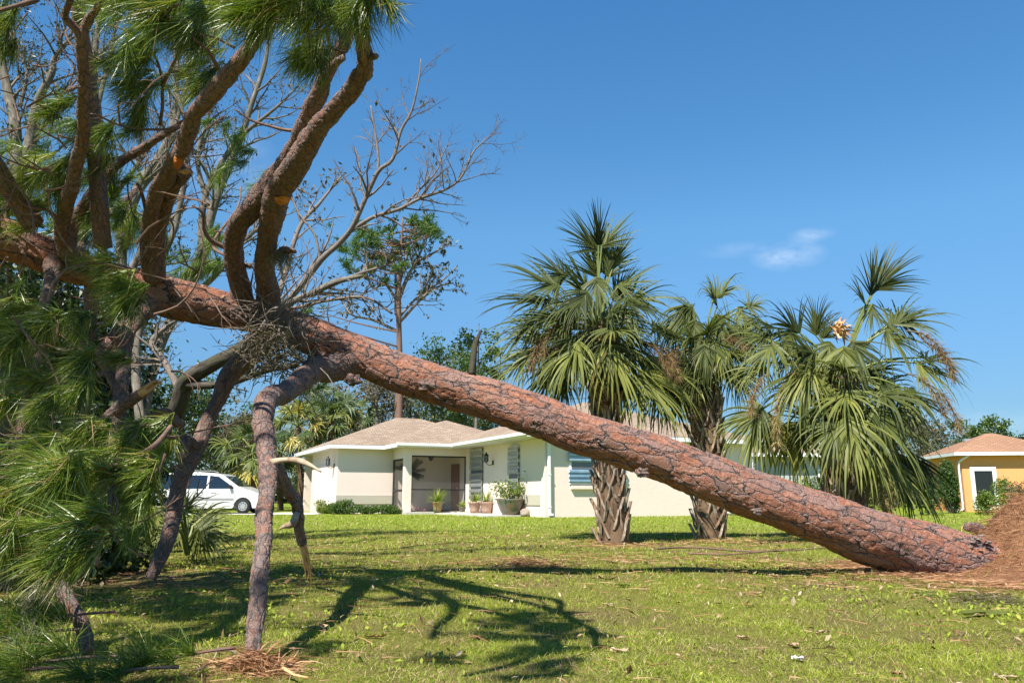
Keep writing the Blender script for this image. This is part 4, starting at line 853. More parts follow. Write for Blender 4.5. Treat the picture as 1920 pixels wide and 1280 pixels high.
# foliage deeper in the crown
def fill(n, x0, x1, y0, y1, Y0, Y1, m_=80, tint=None):
    for _ in range(n):
        px, py, Y = RNG.uniform(x0, x1), RNG.uniform(y0, y1), RNG.uniform(Y0, Y1); a = math.radians(RNG.normal(225, 28)); tufts(BACK, P(px, py, Y), norm(np.array([math.cos(a), RNG.uniform(-.5, .5), math.sin(a)])), .14, .23, 3, m_, Y, tint)
fill(9, -20, 120, 480, 620, 4.8, 6.4, tint=.22); fill(24, -30, 190, 570, 1040, 4.9, 6.8, tint=.16); fill(5, 190, 275, 800, 980, 4.6, 6.0); fill(18, -40, 260, 330, 480, 6.0, 7.6); fill(12, 100, 330, 150, 430, 5.4, 7.0); fill(8, 340, 420, 420, 540, 7, 8); fill(10, -40, 120, 250, 360, 5.0, 6.5); fill(12, 200, 430, -20, 60, 4.0, 5.0); fill(7, 0, 150, 1090, 1240, 3.8, 5.0, tint=.12)  # low tint values paint the crown's deep inner shade into the needle colour
# crown continuing above and left of the frame: it shades the limbs and the lower left of the lawn
for _ in range(60):
    Y = RNG.uniform(2.2, 5.6); x = RNG.uniform(-3.9, -1.5) - .12 * Y; z = .7 + Y * .70 + RNG.uniform(.25, .9); tufts(BACK, np.array([x, Y, z]), norm(np.array([-.6, RNG.normal() * .5, -.4])), .16, .24, 4, 70, 4.5)
for _ in range(18):
    Y = RNG.uniform(2.0, 3.2); x = RNG.uniform(-1.3, -.7); z = .7 + Y * .72 + RNG.uniform(.2, .5); tufts(BACK, np.array([x, Y, z]), norm(np.array([-.5, RNG.normal() * .5, -.6])), .14, .22, 4, 70, 4)
for _ in range(330):
    tX, tY, z = RNG.uniform(-4.0, -1.45), RNG.uniform(3.2, 7.0), RNG.uniform(3.2, 4.3); q = np.array([tX - KX * z, tY - KY * z, z])
    if (-2.9 < tX < -1.2 and 3.3 < tY < 5.2) or q[1] > (z - .7) / .69 or (q[1] > .5 and abs(q[0]) < .3): continue
    tufts(BACK, q, norm(np.array([-.5, RNG.normal() * .5, -.5])), .2, .25, 4, 60, 4.5)
for _ in range(22):
    tX, tY, z = RNG.uniform(-2.2, -1.1), RNG.uniform(2.5, 3.4), RNG.uniform(2.5, 3.2); q = np.array([tX - KX * z, tY - KY * z, z])
    if q[1] > (z - .7) / .72 or q[1] < .6: continue
    tufts(BACK, q, norm(np.array([-.5, RNG.normal() * .5, -.5])), .2, .28, 4, 70, 5.5)
o = BACK.build('needle_mass', [M['needle'], M['limb_far']], pine); o['kind'] = 'stuff'
# crown carried on above the frame (its shadow lies on the lawn)
mb = MB()
for (x, y, z) in ((-.82, 2.2, 2.85), (-.95, 2.0, 2.95), (-.72, 1.9, 2.75), (-.6, 2.3, 2.78), (-.8, 1.7, 2.7)): tufts(mb, np.array([x, y, z]), norm(np.array([-.4, 0, -.7])), .2, .22, 5, 170, 3)
mb.build('needle_spray', [M['needle'], M['limb_far']], pine)
# needles lying under the crown at lower left: cut sprays on the ground
gsp = [(105, 1240, 188, 120, 3.2), (215, 1262, 196, 110, 3.05), (60, 1190, 205, 90, 3.5), (330, 1235, 232, 75, 3.2), (110, 1160, 222, 90, 3.6), (20, 1262, 200, 90, 3.1)]
for i, q in enumerate(gsp):
    lb = ['bright green pine spray on the ground below the leftmost resting limb', 'long green pine spray in the bottom left corner pointing left', 'dark green pine spray lying in shade at the left edge', 'small green pine spray lying left of the bent limb foot', 'drooping dark pine spray against the leftmost resting limb', 'yellowish pine spray cut by the bottom left corner'][i]
    c = P(q[0], q[1], q[4]); c[2] = max(.06, min(c[2], .3)); t = thing('fallen_pine_spray', c, lb, 'pine spray')
    mb = MB(); a = math.radians(q[2]); d = norm(np.array([math.cos(a), math.sin(a) * .5, -.05])); tube(mb, [c - d * .22 + [0, 0, .005], c - d * .1 + [0, 0, .01], c + d * .12], [.007, .006, .004], 6, .05); mb.build('twig', M['limb_far'], t)
    mb = MB()
    for k in range(4):
        cc = c + d * (.12 - .06 * k) + RNG.normal(size=3) * .02; m_ = 85; D = norm(d * .75 + [0, 0, .22] + rand_unit(m_) * .85); D[:, 2] = np.abs(D[:, 2])
        blades(mb, cc + RNG.normal(size=(m_, 3)) * .006, D, .22 * RNG.uniform(.7, 1.1, m_), .0032, 1.1, 0, np.clip(RNG.normal(.36, .22, m_) + (RNG.random(m_) < .08) * .6, 0, 1), 3)
    mb.build('needles', M['needle'], t)

# root mound at the trunk foot: earth, matted roots and straw
rm = thing('root_mound', (MX + .5, MY + .5, 0), 'mound of torn earth and red-brown roots at the foot of the fallen pine', 'root ball')
def mz(x, y):
    h2 = .44 * np.exp(-(((x - 5.0) / .42) ** 2 + ((y - 7.9) / .55) ** 2)); d = np.sqrt(((x - MX - .95) / 1.3) ** 2 + ((y - MY - .35) / 1.25) ** 2); q = np.stack([x, y], -1).reshape(-1, 2)
    h = h2 + .70 * np.exp(-d ** 2 * 1.1) + .10 * np.exp(-(((x - MX + .1) / 1.4) ** 2 + ((y - MY + .3) / .9) ** 2)); return h + (vnoise(q, 4, 5) * .05 + vnoise(q, 13, 6) * .02).reshape(x.shape) * np.clip(h * 4, 0, 1) - .03
ax = np.arange(MX - 1.9, MX + 4, .05); ay = np.arange(MY - 1.9, MY + 3, .05); XX, YY = np.meshgrid(ax, ay); nx, ny = len(ax), len(ay)
i = (np.arange(ny - 1)[:, None] * nx + np.arange(nx - 1)[None]).ravel(); mb = MB(); mb.add(np.stack([XX, YY, mz(XX, YY)], -1).reshape(-1, 3), np.stack([i, i + 1, i + nx + 1, i + nx], 1))
M['earth'] = m_noise('red_brown_earth', (.16, .078, .04), (.33, .17, .09), 14, .95, .03, .1, 60); mb.build('earth', M['earth'], rm, smooth=True)
mb = MB(); n = 26000; x = MX + .6 + RNG.normal(size=n) * 1.0; y = MY + .1 + RNG.normal(size=n) * .75; z = mz(x, y); k = z > .02; x, y, z = x[k], y[k], z[k]; n = len(x); az = RNG.uniform(0, 6.28, n); el = RNG.normal(size=n) * .35
blades(mb, np.stack([x, y, z + .01], 1), np.stack([np.cos(az), np.sin(az), np.abs(el) - .05], 1), RNG.uniform(.05, .2, n), .0048, .9, 0, np.clip(RNG.normal(.4, .22, n), 0, 1), 3); mb.build('matted_roots', M['needle_brown'], rm)
mb = MB(); n = 4200; x = MX + .7 + RNG.normal(size=n) * .8; y = MY + RNG.normal(size=n) * .6; cl = vnoise(np.stack([x, y], 1), 3.5, 8) > .25; x, y = x[cl], y[cl]; n = len(x); blades(mb, np.stack([x, y, mz(x, y)], 1), norm(rand_unit(n) + [0, 0, 1.2]), RNG.uniform(.04, .12, n), .006, 1, 0, RNG.uniform(.3, .7, n), 3); mb.build('weeds', M['grass'], rm)
mb = MB(); tube(mb, [P(1878, 1005, 8.6), P(1850, 998, 8.6), P(1830, 990, 8.6), P(1812, 986, 8.55)], [.05, .045, .055, .04], 20, .02, rough=.15); mb.build('broken_root', M['limb'], rm, smooth=True)
mb = MB(); tube(mb, [P(1832, 992, 8.7), P(1812, 982, 8.7), P(1804, 988, 8.7), P(1803, 1005, 8.7), P(1804, 1020, 8.7)], [.006] * 5, 6, .03); mb.build('root_strand', M['wood'], rm, smooth=True)
mb = MB()
for k in range(26): c = P(1842 + RNG.normal() * 20, 1022 + RNG.normal() * 8, 7.66 + RNG.normal() * .08); rock(mb, c, RNG.uniform(.012, .028), (1.6, 1, .35), k, 10, 7, 0, .9)
for k in range(18):
    x_, y_ = MX + RNG.uniform(-.2, 1.3), MY + RNG.uniform(-.7, .5); z_ = float(mz(np.array([x_]), np.array([y_]))[0]); d = norm(rand_unit(1)[0] * [1, .6, .5] + [-.3, -.5, .35]); L = RNG.uniform(.12, .34); m2 = MB(); b_ = np.array([x_, y_, z_ - .03])
    tube(m2, [b_, b_ + d * L * .5 + RNG.normal(size=3) * .02, b_ + d * L + [0, 0, -.03]], [RNG.uniform(.010, .024), .010, .003], 8, .03, rough=.15); m2.build('snapped_root', M['limb_far'], rm, smooth=True)
M['crumble'] = m_noise('grey_crumbled_bark', (.16, .11, .09), (.38, .32, .28), 30, .95, .01)
o = mb.build('crumbled_bark', M['crumble'], rm, smooth=True); o['kind'] = 'stuff'

for pts in ([(-3.4, 5.4, 2.6), (-3.6, 4.6, 3.3), (-3.5, 3.6, 3.9), (-3.2, 2.6, 4.1)], [(-3.9, 5.2, 2.7), (-4.3, 4.2, 3.6), (-4.6, 3.0, 4.2), (-4.4, 1.8, 4.4)], [(-3.0, 5.6, 2.5), (-2.9, 5.0, 3.5), (-2.7, 4.2, 4.2), (-2.4, 3.4, 4.5)], [(-2.3, 3.4, 4.5), (-2.0, 2.6, 4.3), (-1.8, 1.8, 3.7)], [(-3.2, 2.6, 4.1), (-2.9, 1.7, 3.6), (-2.7, .9, 3.1)], [(-.85, 2.5, 2.7), (-1.0, 1.9, 3.1), (-1.4, 1.3, 3.2)]):
    mb = MB(); tube(mb, [np.array(q) for q in pts], np.linspace(.065, .02, len(pts)), 16, .05, rough=.1); mb.build('limb', M['limb'], pine, smooth=True)
# dead curling twigs all through the crown
dt = MB()
for k in range(120):
    px, py, Y = (RNG.uniform(0, 420), RNG.uniform(20, 560), RNG.uniform(4.4, 7)) if k % 3 else (RNG.uniform(0, 330), RNG.uniform(560, 1000), RNG.uniform(4, 6)); d = norm(rand_unit(1)[0] * [1, .5, 1]); L = RNG.uniform(.25, .7); pts = [P(px, py, Y)]; bend = norm(rand_unit(1)[0] * [1, .3, 1]) * .35
    for j in range(5): d = norm(d + bend + RNG.normal(size=3) * .12); pts.append(pts[-1] + d * L / 5)
    p_, r_, t_ = tube(dt, pts, np.linspace(.008, .002, 6), 5, .06); twg = []
    for q in range(3): i_ = int(RNG.uniform(.3, .95) * (len(p_) - 1)); e_ = norm(t_[i_] + rand_unit(1)[0] * .9); tube(dt, [p_[i_], p_[i_] + e_ * .06, p_[i_] + norm(e_ + bend) * .13], [.004, .003, .0015], 4, .05)
o = dt.build('dead_twigs', M['limb_far'], pine); o['kind'] = 'stuff'
# ------------------------------------------------------------------ twiggy tangle caught on the trunk
c0 = P(515, 640, 6.35); tg = thing('twig_tangle', c0, 'tangled dead vine twigs and air plants caught around the pine fork', 'twig tangle')
mb = MB()
for k in range(230):
    s0 = P(525 + RNG.normal() * 32, 615 + RNG.normal() * 42, 6.42 + RNG.normal() * .12); d = norm(rand_unit(1)[0] * [1, .4, 1]); L = RNG.uniform(.15, .55); pts = [s0]
    for j in range(4): d = norm(d + rand_unit(1)[0] * .45); pts.append(pts[-1] + d * L / 4)
    tube(mb, pts, np.linspace(.0055, .0015, 5), 4, .08)
mb.build('twigs', M['twig'], tg)
mb = MB(); n = 900; blades(mb, np.array([P(505 + RNG.normal() * 32, 655 + RNG.normal() * 30, 6.38 + RNG.normal() * .1) for _ in range(n)]), rand_unit(n), RNG.uniform(.03, .10, n), .012, .8, 0, np.clip(RNG.normal(.5, .2, n), 0, 1), 3); mb.build('leaves', M['leaf_brown'], tg)

# ================================================================== BARE OAKS BEHIND THE PINE
def twigs(mb, p, r, t, n, L, lev, tips, up=.25, f0=.15, w=1.0, flat=.7):
    """grow side branches from a path, recursively; collect tips"""
    m = len(p)
    for _ in range(n):
        f = RNG.uniform(f0, 1) ** .9; i = min(m - 2, int(f * (m - 1))); a = rand_unit(1)[0] * [1, flat, 1]; d = norm(t[i] * .75 + norm(a - t[i] * np.dot(a, t[i])) * RNG.uniform(.5, 1.1) + [0, 0, up])
        l = L * RNG.uniform(.45, 1.15) * (1.1 - .45 * f); k = 4 if lev else 3; pts = [p[i]]
        for j in range(k): d = norm(d + rand_unit(1)[0] * .28 + [0, 0, up * .12]); pts.append(pts[-1] + d * l / k)
        rr = min(r[i] * .62, .006 + l * .020) * w; rad = np.linspace(rr, max(.0016, rr * .28), k + 1)
        pp, r2, t2 = tube(mb, pts, rad, 5 if rr > .012 else 3, l / k * .8, 0, cap=False, tint=.5)
        if lev > 0: twigs(mb, pp, r2, t2, int(RNG.integers(3, 6)), l * .55, lev - 1, tips, up, .2, w, flat)
        else: tips.append(pts[-1]); tips.append(pts[-2])
def bare_branch(parent, L, n, Lt, lev, matn='oak', leaves=0, up=.25, name='branch', leafmat='leaf_brown', seg=12, w=1.0, wmul=1.0, lsz=.06):
    mb = MB(); tips = []
    p, r, t = tube(mb, PX(L), [q * wmul for q in RW(L)], seg, .05, rough=.07); twigs(mb, p, r, t, n, Lt, lev, tips, up, w=w)
    o = mb.build(name, M[matn], parent, smooth=True)
    if leaves and tips:
        k = RNG.integers(0, len(tips), leaves); Cc = np.array(tips)[k] + RNG.normal(size=(leaves, 3)) * .055; ml = MB(); cards(ml, Cc, lsz * RNG.uniform(.6, 1.3, leaves), .45, 0, np.clip(RNG.normal(.45, .25, leaves), 0, 1)); ml.build('leaves', M[leafmat], o)
    return o
oak = thing('bare_oak_tree', P(215, 1000, 9.8) * [1, 1, 0], 'stripped grey oak whose bare boughs reach past the pine fork into the sky', 'tree')
mb = MB(); L = [(205, 1060, 9.8, 62), (214, 940, 9.8, 50), (232, 850, 9.75, 44), (265, 800, 9.7, 38), (315, 792, 9.6, 34), (335, 760, 9.5, 32), (350, 715, 9.4, 30), (400, 682, 9.2, 26), (450, 655, 9.1, 24), (500, 612, 9.0, 22), (538, 565, 8.95, 18)]
L[0] = (205, 1040, 9.8, 62); tube(mb, PX(L), RW(L), 20, .04, rough=.09); mb.build('trunk', M['oak_dark'], oak, smooth=True)
bare_branch(oak, [(505, 605, 9.0, 18), (538, 565, 8.95, 15), (568, 531, 8.9, 15), (602, 487, 8.8, 14), (635, 457, 8.7, 13), (658, 430, 8.6, 12), (682, 380, 8.5, 11), (709, 322, 8.4, 10), (736, 299, 8.35, 8), (752, 245, 8.3, 7), (772, 208, 8.25, 5), (786, 145, 8.2, 4), (789, 111, 8.2, 2)], 17, .75, 2, 'twig', 60, wmul=.8)
bare_branch(oak, [(648, 442, 8.65, 9), (665, 428, 8.6, 9), (702, 406, 8.5, 8.5), (746, 393, 8.4, 7.5), (786, 373, 8.3, 7), (840, 353, 8.2, 5.5), (867, 329, 8.15, 4.5), (890, 282, 8.1, 3.5), (930, 249, 8.1, 1.5)], 22, .8, 2, 'twig', 40, wmul=.85)
bare_branch(oak, [(709, 322, 8.4, 6), (709, 290, 8.4, 5), (705, 260, 8.4, 4.5), (700, 228, 8.4, 4), (695, 198, 8.4, 2)], 6, .45, 1, 'twig')
bare_branch(oak, [(752, 392, 8.4, 4), (790, 352, 8.35, 4), (818, 322, 8.3, 3), (830, 290, 8.3, 2.5), (842, 268, 8.3, 1.5)], 10, .5, 1, 'twig')
bare_branch(oak, [(520, 595, 8.9, 14), (548, 566, 8.8, 12), (588, 548, 8.7, 12), (632, 528, 8.6, 11), (679, 517, 8.5, 7)], 8, .6, 1, 'oak', 30)
bare_branch(oak, [(632, 528, 8.6, 5), (679, 511, 8.7, 5), (722, 497, 8.8, 4.5), (770, 470, 8.9, 3)], 10, .6, 1, 'twig', 40)
bare_branch(oak, [(540, 580, 8.9, 8), (565, 575, 8.9, 7), (615, 563, 8.9, 6), (686, 558, 8.9, 5), (736, 588, 9, 4)], 12, .6, 1, 'twig', 50)
bare_branch(oak, [(600, 490, 8.8, 5), (590, 440, 8.8, 4.5), (560, 400, 8.8, 4), (545, 350, 8.8, 3), (590, 370, 8.8, 2)], 8, .5, 1, 'twig', 60)
bare_branch(oak, [(345, 718, 9.4, 20), (380, 722, 9.3, 16), (430, 718, 9.2, 14), (480, 700, 9.1, 12), (520, 690, 9.0, 10), (560, 685, 9.0, 7)], 16, .7, 2, 'oak_dark', 160)
bare_branch(oak, [(265, 800, 9.7, 20), (255, 700, 9.9, 16), (262, 620, 10, 14), (300, 500, 10, 12), (330, 420, 10, 11), (345, 330, 10, 9), (350, 250, 10, 7), (330, 150, 10, 5), (328, 60, 10, 3)], 18, 1.0, 2, 'oak', 260, leafmat='leaf_dark')
bare_branch(oak, [(480, 640, 9.2, 14), (520, 560, 9.4, 11), (560, 430, 9.6, 8), (600, 380, 9.7, 6), (640, 330, 9.8, 3)], 12, .7, 1, 'twig', 80)
bare_branch(oak, [(340, 740, 9.5, 14), (310, 680, 9.6, 12), (285, 640, 9.7, 10), (330, 600, 9.7, 7)], 12, .7, 2, 'twig', 120, leafmat='leaf_dark')

def bare_tree(label, trunk, branches, matn='oak', n=14, Lt=1.0, leaves=200, lm='leaf_brown', lev=2, g=None, wm=1):
    c = P(*trunk[0][:3]) * [1, 1, 0]; t = thing('bare_tree', c, label, 'tree', g); mb = MB(); q0 = P(*trunk[0][:3]); pts = [np.array([q0[0], q0[1], -.1])] + PX(trunk); r = RW(trunk); tube(mb, pts, [r[0] * 1.15] + r, 14, .1, rough=.08); mb.build('trunk', M[matn], t, smooth=True)
    for b in branches: bare_branch(t, b, n, Lt, lev, matn, leaves, leafmat=lm, seg=9, wmul=wm)
    return t
bare_tree('bare grey tree with pale forking stems at the far left edge', [(75, 760, 11, 24), (62, 600, 11, 24), (56, 470, 11, 26), (38, 330, 11, 28)],
  [[(42, 360, 11, 28), (30, 290, 11, 24), (28, 230, 11, 20), (12, 160, 11, 16), (0, 92, 11, 12), (-10, 20, 11, 6)], [(45, 350, 11, 28), (55, 290, 11, 24), (66, 210, 10.9, 18), (82, 167, 10.8, 15), (98, 136, 10.8, 12), (102, 111, 10.8, 10), (121, 85, 10.7, 8), (134, 62, 10.7, 6), (150, 0, 10.7, 3)],
   [(50, 420, 11, 20), (20, 380, 11, 16), (0, 330, 11, 14), (-30, 270, 11, 8)], [(60, 400, 11, 12), (90, 370, 11, 10), (60, 280, 11, 8), (110, 180, 11, 5), (70, 120, 11, 3)], [(38, 200, 11, 8), (50, 130, 11, 6), (20, 60, 11, 4), (40, 0, 11, 3)]], n=18, Lt=.95, leaves=420, lm='leaf_dark')
bare_tree('bare lichen-grey tree with upright stem between the two leftmost pine limbs', [(185, 760, 12, 18), (192, 500, 12, 18), (188, 300, 12, 18)],
  [[(188, 310, 12, 22), (181, 202, 12, 18), (175, 134, 12, 14), (185, 34, 12, 9), (190, -40, 12, 5)], [(182, 210, 12, 8), (200, 130, 12, 7), (215, 60, 12, 5), (222, 0, 12, 3)], [(190, 420, 12, 12), (220, 360, 12, 10), (250, 320, 12, 8), (300, 250, 12, 5)]], n=16, Lt=1.0, leaves=200)
bare_tree('bare tree with long pale stems leaning right behind the broken limb', [(215, 780, 11.5, 22), (225, 600, 11.5, 22), (228, 440, 11.5, 20)],
  [[(228, 450, 11.5, 22), (250, 375, 11.5, 20), (269, 336, 11.5, 18), (295, 300, 11.5, 16), (322, 242, 11.5, 12), (332, 150, 11.5, 9), (330, 67, 11.5, 6), (320, 0, 11.5, 3)], [(235, 430, 11.5, 14), (262, 360, 11.5, 12), (310, 290, 11.5, 10), (360, 130, 11.5, 5), (380, 60, 11.5, 3)], [(330, 160, 11.5, 6), (355, 100, 11.5, 5), (350, 30, 11.5, 3)], [(225, 560, 11.5, 14), (260, 480, 11.5, 12), (310, 420, 11.5, 9), (350, 390, 11.5, 5)]], n=17, Lt=1.0, leaves=170)
bare_tree('bare mossy tree rising between the middle and right pine limbs', [(262, 960, 12.5, 20), (268, 800, 12.5, 19), (300, 650, 12.5, 18), (345, 560, 12.5, 18), (375, 480, 12.5, 18)],
  [[(375, 490, 12.5, 20), (400, 390, 12.5, 17), (430, 312, 12.5, 14), (455, 250, 12.5, 12), (470, 201, 12.5, 10), (497, 118, 12.5, 8), (505, 40, 12.5, 4)], [(378, 460, 12.5, 14), (385, 370, 12.5, 12), (440, 270, 12.5, 9), (520, 200, 12.5, 5), (560, 160, 12.5, 3)], [(395, 400, 12.5, 10), (370, 300, 12.5, 8), (390, 220, 12.5, 6), (400, 120, 12.5, 3)], [(345, 562, 12.5, 12), (400, 520, 12.5, 10), (470, 440, 12.5, 7), (530, 400, 12.5, 4)]], n=17, Lt=1.0, leaves=240)

# ================================================================== BACKGROUND TREES
def leafy_tree(name, px, Y, h, w, label, matn='leaf_mid', n=4200, leaf=.22, th0=.35, group=None, limbs=16, tw=.16, tint=(.45, .22), bark='oak', clump=1.0, lev=1, top=None, trunk_px=None):
    x = (px - 960) / 1521 * Y; base = np.array([x, Y, 0.]); t = thing(name, base, label, 'tree', group); mb = MB(); tips = []
    lean = RNG.normal() * .03 * h; tr = [base - [0, 0, .1], base + [lean * .3, 0, h * .3], base + [lean * .7, 0, h * .62], base + [lean, 0, h * .93]]
    p, r, tt = tube(mb, tr, [tw * 1.2, tw, tw * .62, tw * .2], 9, .4, rough=.06)
    mb.build('trunk', M[bark], t, smooth=True); mb = MB()
    for k in range(limbs):
        f = RNG.uniform(th0, .98); i = int(f * (len(p) - 1)); az = RNG.uniform(0, 6.28); el = RNG.uniform(.1, .9); sp = w * .5 * (1.0 - .55 * abs((f - th0) / (1 - th0) - .35)) * RNG.uniform(.6, 1.05)
        d = np.array([math.cos(az) * math.cos(el), math.sin(az) * math.cos(el), math.sin(el)]); pts = [p[i], p[i] + d * sp * .35 + [0, 0, .03 * h * .2], p[i] + d * sp * .7, p[i] + d * sp + [0, 0, .02 * h]]
        rr = max(.02, r[i] * .5); pp, r2, t2 = tube(mb, pts, [rr, rr * .75, rr * .5, rr * .2], 5, .4, cap=False); tips.append(pts[-1])
        twigs(mb, pp, r2, t2, 5, sp * .5, lev, tips, .2, .35, 1.0, 1.0)
    cr = mb.build('limbs', M[bark], t, smooth=True)
    T = np.array(tips); k = RNG.integers(0, len(T), n); tv = RNG.normal(size=len(T)) * .13
    Cc = T[k] + RNG.normal(size=(n, 3)) * clump * .036 * w * [1, 1, .8]; ml = MB(); cards(ml, Cc, leaf * RNG.uniform(.55, 1.3, n), .5, 0, np.clip(RNG.normal(*tint, n) + tv[k], 0, 1)); ml.build('crown', M[matn], t)
    return t
def far_pine(px, Y, h, label, clumps, group=None, tw=.18, bare=0.0, foc='leaf_pinefar', leaf=.28, n=260):
    x = (px - 960) / 1521 * Y; base = np.array([x, Y, 0.]); t = thing('pine_tree', base, label, 'tree', group); mb = MB()
    p, r, tt = tube(mb, [base - [0, 0, .1], base + [.1, 0, h * .35], base + [-.1, 0, h * .7], base + [0, 0, h * .98]], [tw * 1.1, tw, tw * .7, tw * .2], 9, .4, rough=.05)
    mb.build('trunk', M['limb_far'], t, smooth=True); mb = MB(); ml = MB()
    for (cx, cy, s) in clumps:
        c = P(cx, cy, Y + RNG.normal() * 1.2); i = int(np.argmin(np.abs(p[:, 2] - (c[2] - .25 * abs(c[0] - x))))); tube(mb, [p[i], (p[i] + c) / 2 + [0, 0, -.1], c], [.06, .04, .015], 5, .5, cap=False)
        for q in range(5):
            cc = c + RNG.normal(size=3) * s * .42 * [1, 1, .45]; m_ = n // 5; D = norm(rand_unit(m_) + [0, 0, .4]); blades(ml, cc + RNG.normal(size=(m_, 3)) * .05, D, leaf * RNG.uniform(.7, 1.5, m_) * (1 + s * .2), .05, .3, 0, np.clip(RNG.normal(.5, .2, m_), 0, 1), 2)
    mb.build('branches', M['limb_far'], t); ml.build('crown', M[foc], t); return t
far_pine(741, 43, 16.6, 'tall green pine with one-sided clumps rising behind the leaning trunk', [(640 + RNG.uniform(0, 110), 425 + RNG.uniform(0, 70), RNG.uniform(.8, 1.6)) for _ in range(14)] + [(742 + RNG.normal() * 28, 430 + RNG.uniform(0, 60), .8) for _ in range(6)] + [(800 + RNG.normal() * 12, 425 + RNG.uniform(-12, 22), .9) for _ in range(8)] + [(655, 480, 1), (640, 465, .8), (700, 505, 1), (720, 530, .8), (648, 500, .6), (590, 582, .9), (575, 590, .7)], leaf=.32, n=150)
# sparse broad-leaved tree growing in front of that pine
sp = thing('broadleaf_tree', P(742, 935, 44) * [1, 1, 0], 'thin half-stripped broadleaf tree just right of the tall green pine', 'tree')
mb = MB(); tube(mb, [P(742, 952, 44), P(745, 780, 44), P(750, 650, 44), P(742, 560, 44)], [.18, .16, .14, .10], 10, .3, rough=.06); mb.build('trunk', M['limb_far'], sp, smooth=True)
for (a, b) in (((742, 590), [(742, 520), (735, 450), (742, 420)]), ((742, 580), [(765, 520), (790, 470), (800, 430)]), ((744, 600), [(780, 560), (830, 525), (858, 498)]), ((742, 570), [(775, 500), (820, 470), (846, 452)]), ((742, 560), [(720, 530), (700, 540), (680, 500)]), ((744, 610), [(790, 560), (815, 540), (850, 530)]), ((742, 560), [(760, 490), (770, 440), (785, 425)]), ((744, 620), [(700, 600), (660, 590), (640, 560)])):
    bare_branch(sp, [(*a, 44, 6)] + [(q[0], q[1], 44 + RNG.normal() * .5, 5 - 1.3 * k) for k, q in enumerate(b)], 11, 1.9, 1, 'twig', 210, leafmat='leaf_brown' if a[1] % 20 == 0 else 'leaf_dark', seg=6, lsz=.24)
tg_ = 'trees behind the cream house'
leafy_tree('broadleaf_tree', 888, 46, 11.6, 3.6, 'slender tree with upright leafy tips right above the middle of the trunk', 'leaf_mid', 1500, .22, .5, tg_, 12, .10, clump=1.4)
leafy_tree('broadleaf_tree', 925, 48, 10.2, 2.6, 'narrow upright tree directly left of the first palm crown', 'leaf_mid', 1200, .22, .5, tg_, 10, .10, clump=1.4)
leafy_tree('broadleaf_tree', 838, 50, 10.4, 7.5, 'wide olive tree with thin crown above the leaning trunk', 'leaf_mid', 3400, .24, .3, tg_, 20, .16, clump=1.4)
leafy_tree('broadleaf_tree', 770, 54, 7.8, 7.0, 'half-bare tree low behind the left roof ridge', 'leaf_brown', 3400, .22, .3, tg_, 22, .16, clump=1.3)
leafy_tree('broadleaf_tree', 690, 52, 8.2, 6.0, 'brown-tinged tree behind the left end of the house roof', 'leaf_brown', 3000, .22, .3, tg_, 22, .16, clump=1.3)
leafy_tree('broadleaf_tree', 880, 56, 6.6, 7.5, 'dense low green tree behind the right roof ridge', 'leaf_dark', 5200, .25, .15, tg_, 26, .16, tint=(.6, .2), clump=1.6)
leafy_tree('broadleaf_tree', 650, 58, 9.5, 8.0, 'pale twiggy tree beyond the palm group', 'leaf_brown', 2300, .22, .3, tg_, 22, .16)
tl = 'trees at the left background'
leafy_tree('broadleaf_tree', 335, 46, 7.4, 7.0, 'bright leafy tree seen between the pine and the dark limb', 'leaf_mid', 4300, .22, .25, tl, 24, .16, clump=1.3)
leafy_tree('broadleaf_tree', 400, 50, 5.0, 8.0, 'brown thicket tree directly behind the white minivan', 'leaf_brown', 5500, .20, .05, tl, 34, .14, clump=1.6)
leafy_tree('broadleaf_tree', 455, 56, 6.3, 5.0, 'low olive tree left of the bent limb, beyond the van', 'leaf_brown', 3800, .22, .15, tl, 26, .14, tint=(.4, .2), clump=1.5)
leafy_tree('broadleaf_tree', 430, 70, 8.5, 6.0, 'small far green tree above the van hood', 'leaf_mid', 2600, .26, .3, tl, 22, .14)
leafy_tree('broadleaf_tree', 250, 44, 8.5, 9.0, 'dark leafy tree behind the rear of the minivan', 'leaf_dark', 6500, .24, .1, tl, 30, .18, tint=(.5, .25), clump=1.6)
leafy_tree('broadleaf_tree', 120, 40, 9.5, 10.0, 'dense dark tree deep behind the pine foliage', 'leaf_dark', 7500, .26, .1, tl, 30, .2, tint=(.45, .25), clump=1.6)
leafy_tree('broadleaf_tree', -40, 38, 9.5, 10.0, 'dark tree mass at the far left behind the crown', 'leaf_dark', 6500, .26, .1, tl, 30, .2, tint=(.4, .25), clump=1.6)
trt = 'trees at the right background'
leafy_tree('broadleaf_tree', 1826, 66, 6.9, 4.6, 'round open-crowned tree above the peak of the orange house', 'leaf_mid', 2600, .25, .35, trt, 22, .14, clump=1.2)
leafy_tree('broadleaf_tree', 1892, 62, 6.8, 4.4, 'open-crowned tree right of the orange roof peak', 'leaf_mid', 2400, .25, .35, trt, 22, .14, clump=1.2)
leafy_tree('broadleaf_tree', 1745, 56, 6.3, 6.5, 'brownish thin tree between the third palm and the orange house', 'leaf_brown', 3600, .22, .2, trt, 24, .14, clump=1.3)
leafy_tree('broadleaf_tree', 1680, 60, 7.2, 7.0, 'green tree low behind the third palm', 'leaf_mid', 3800, .24, .15, trt, 24, .16, clump=1.5)
leafy_tree('broadleaf_tree', 1790, 70, 5.0, 9.0, 'low dark tree line tree left of the orange roof', 'leaf_dark', 4500, .26, .05, trt, 26, .16, clump=1.8)
leafy_tree('broadleaf_tree', 1560, 62, 6.5, 9.0, 'low green tree behind the grey house', 'leaf_mid', 4200, .26, .1, trt, 24, .16, clump=1.6)
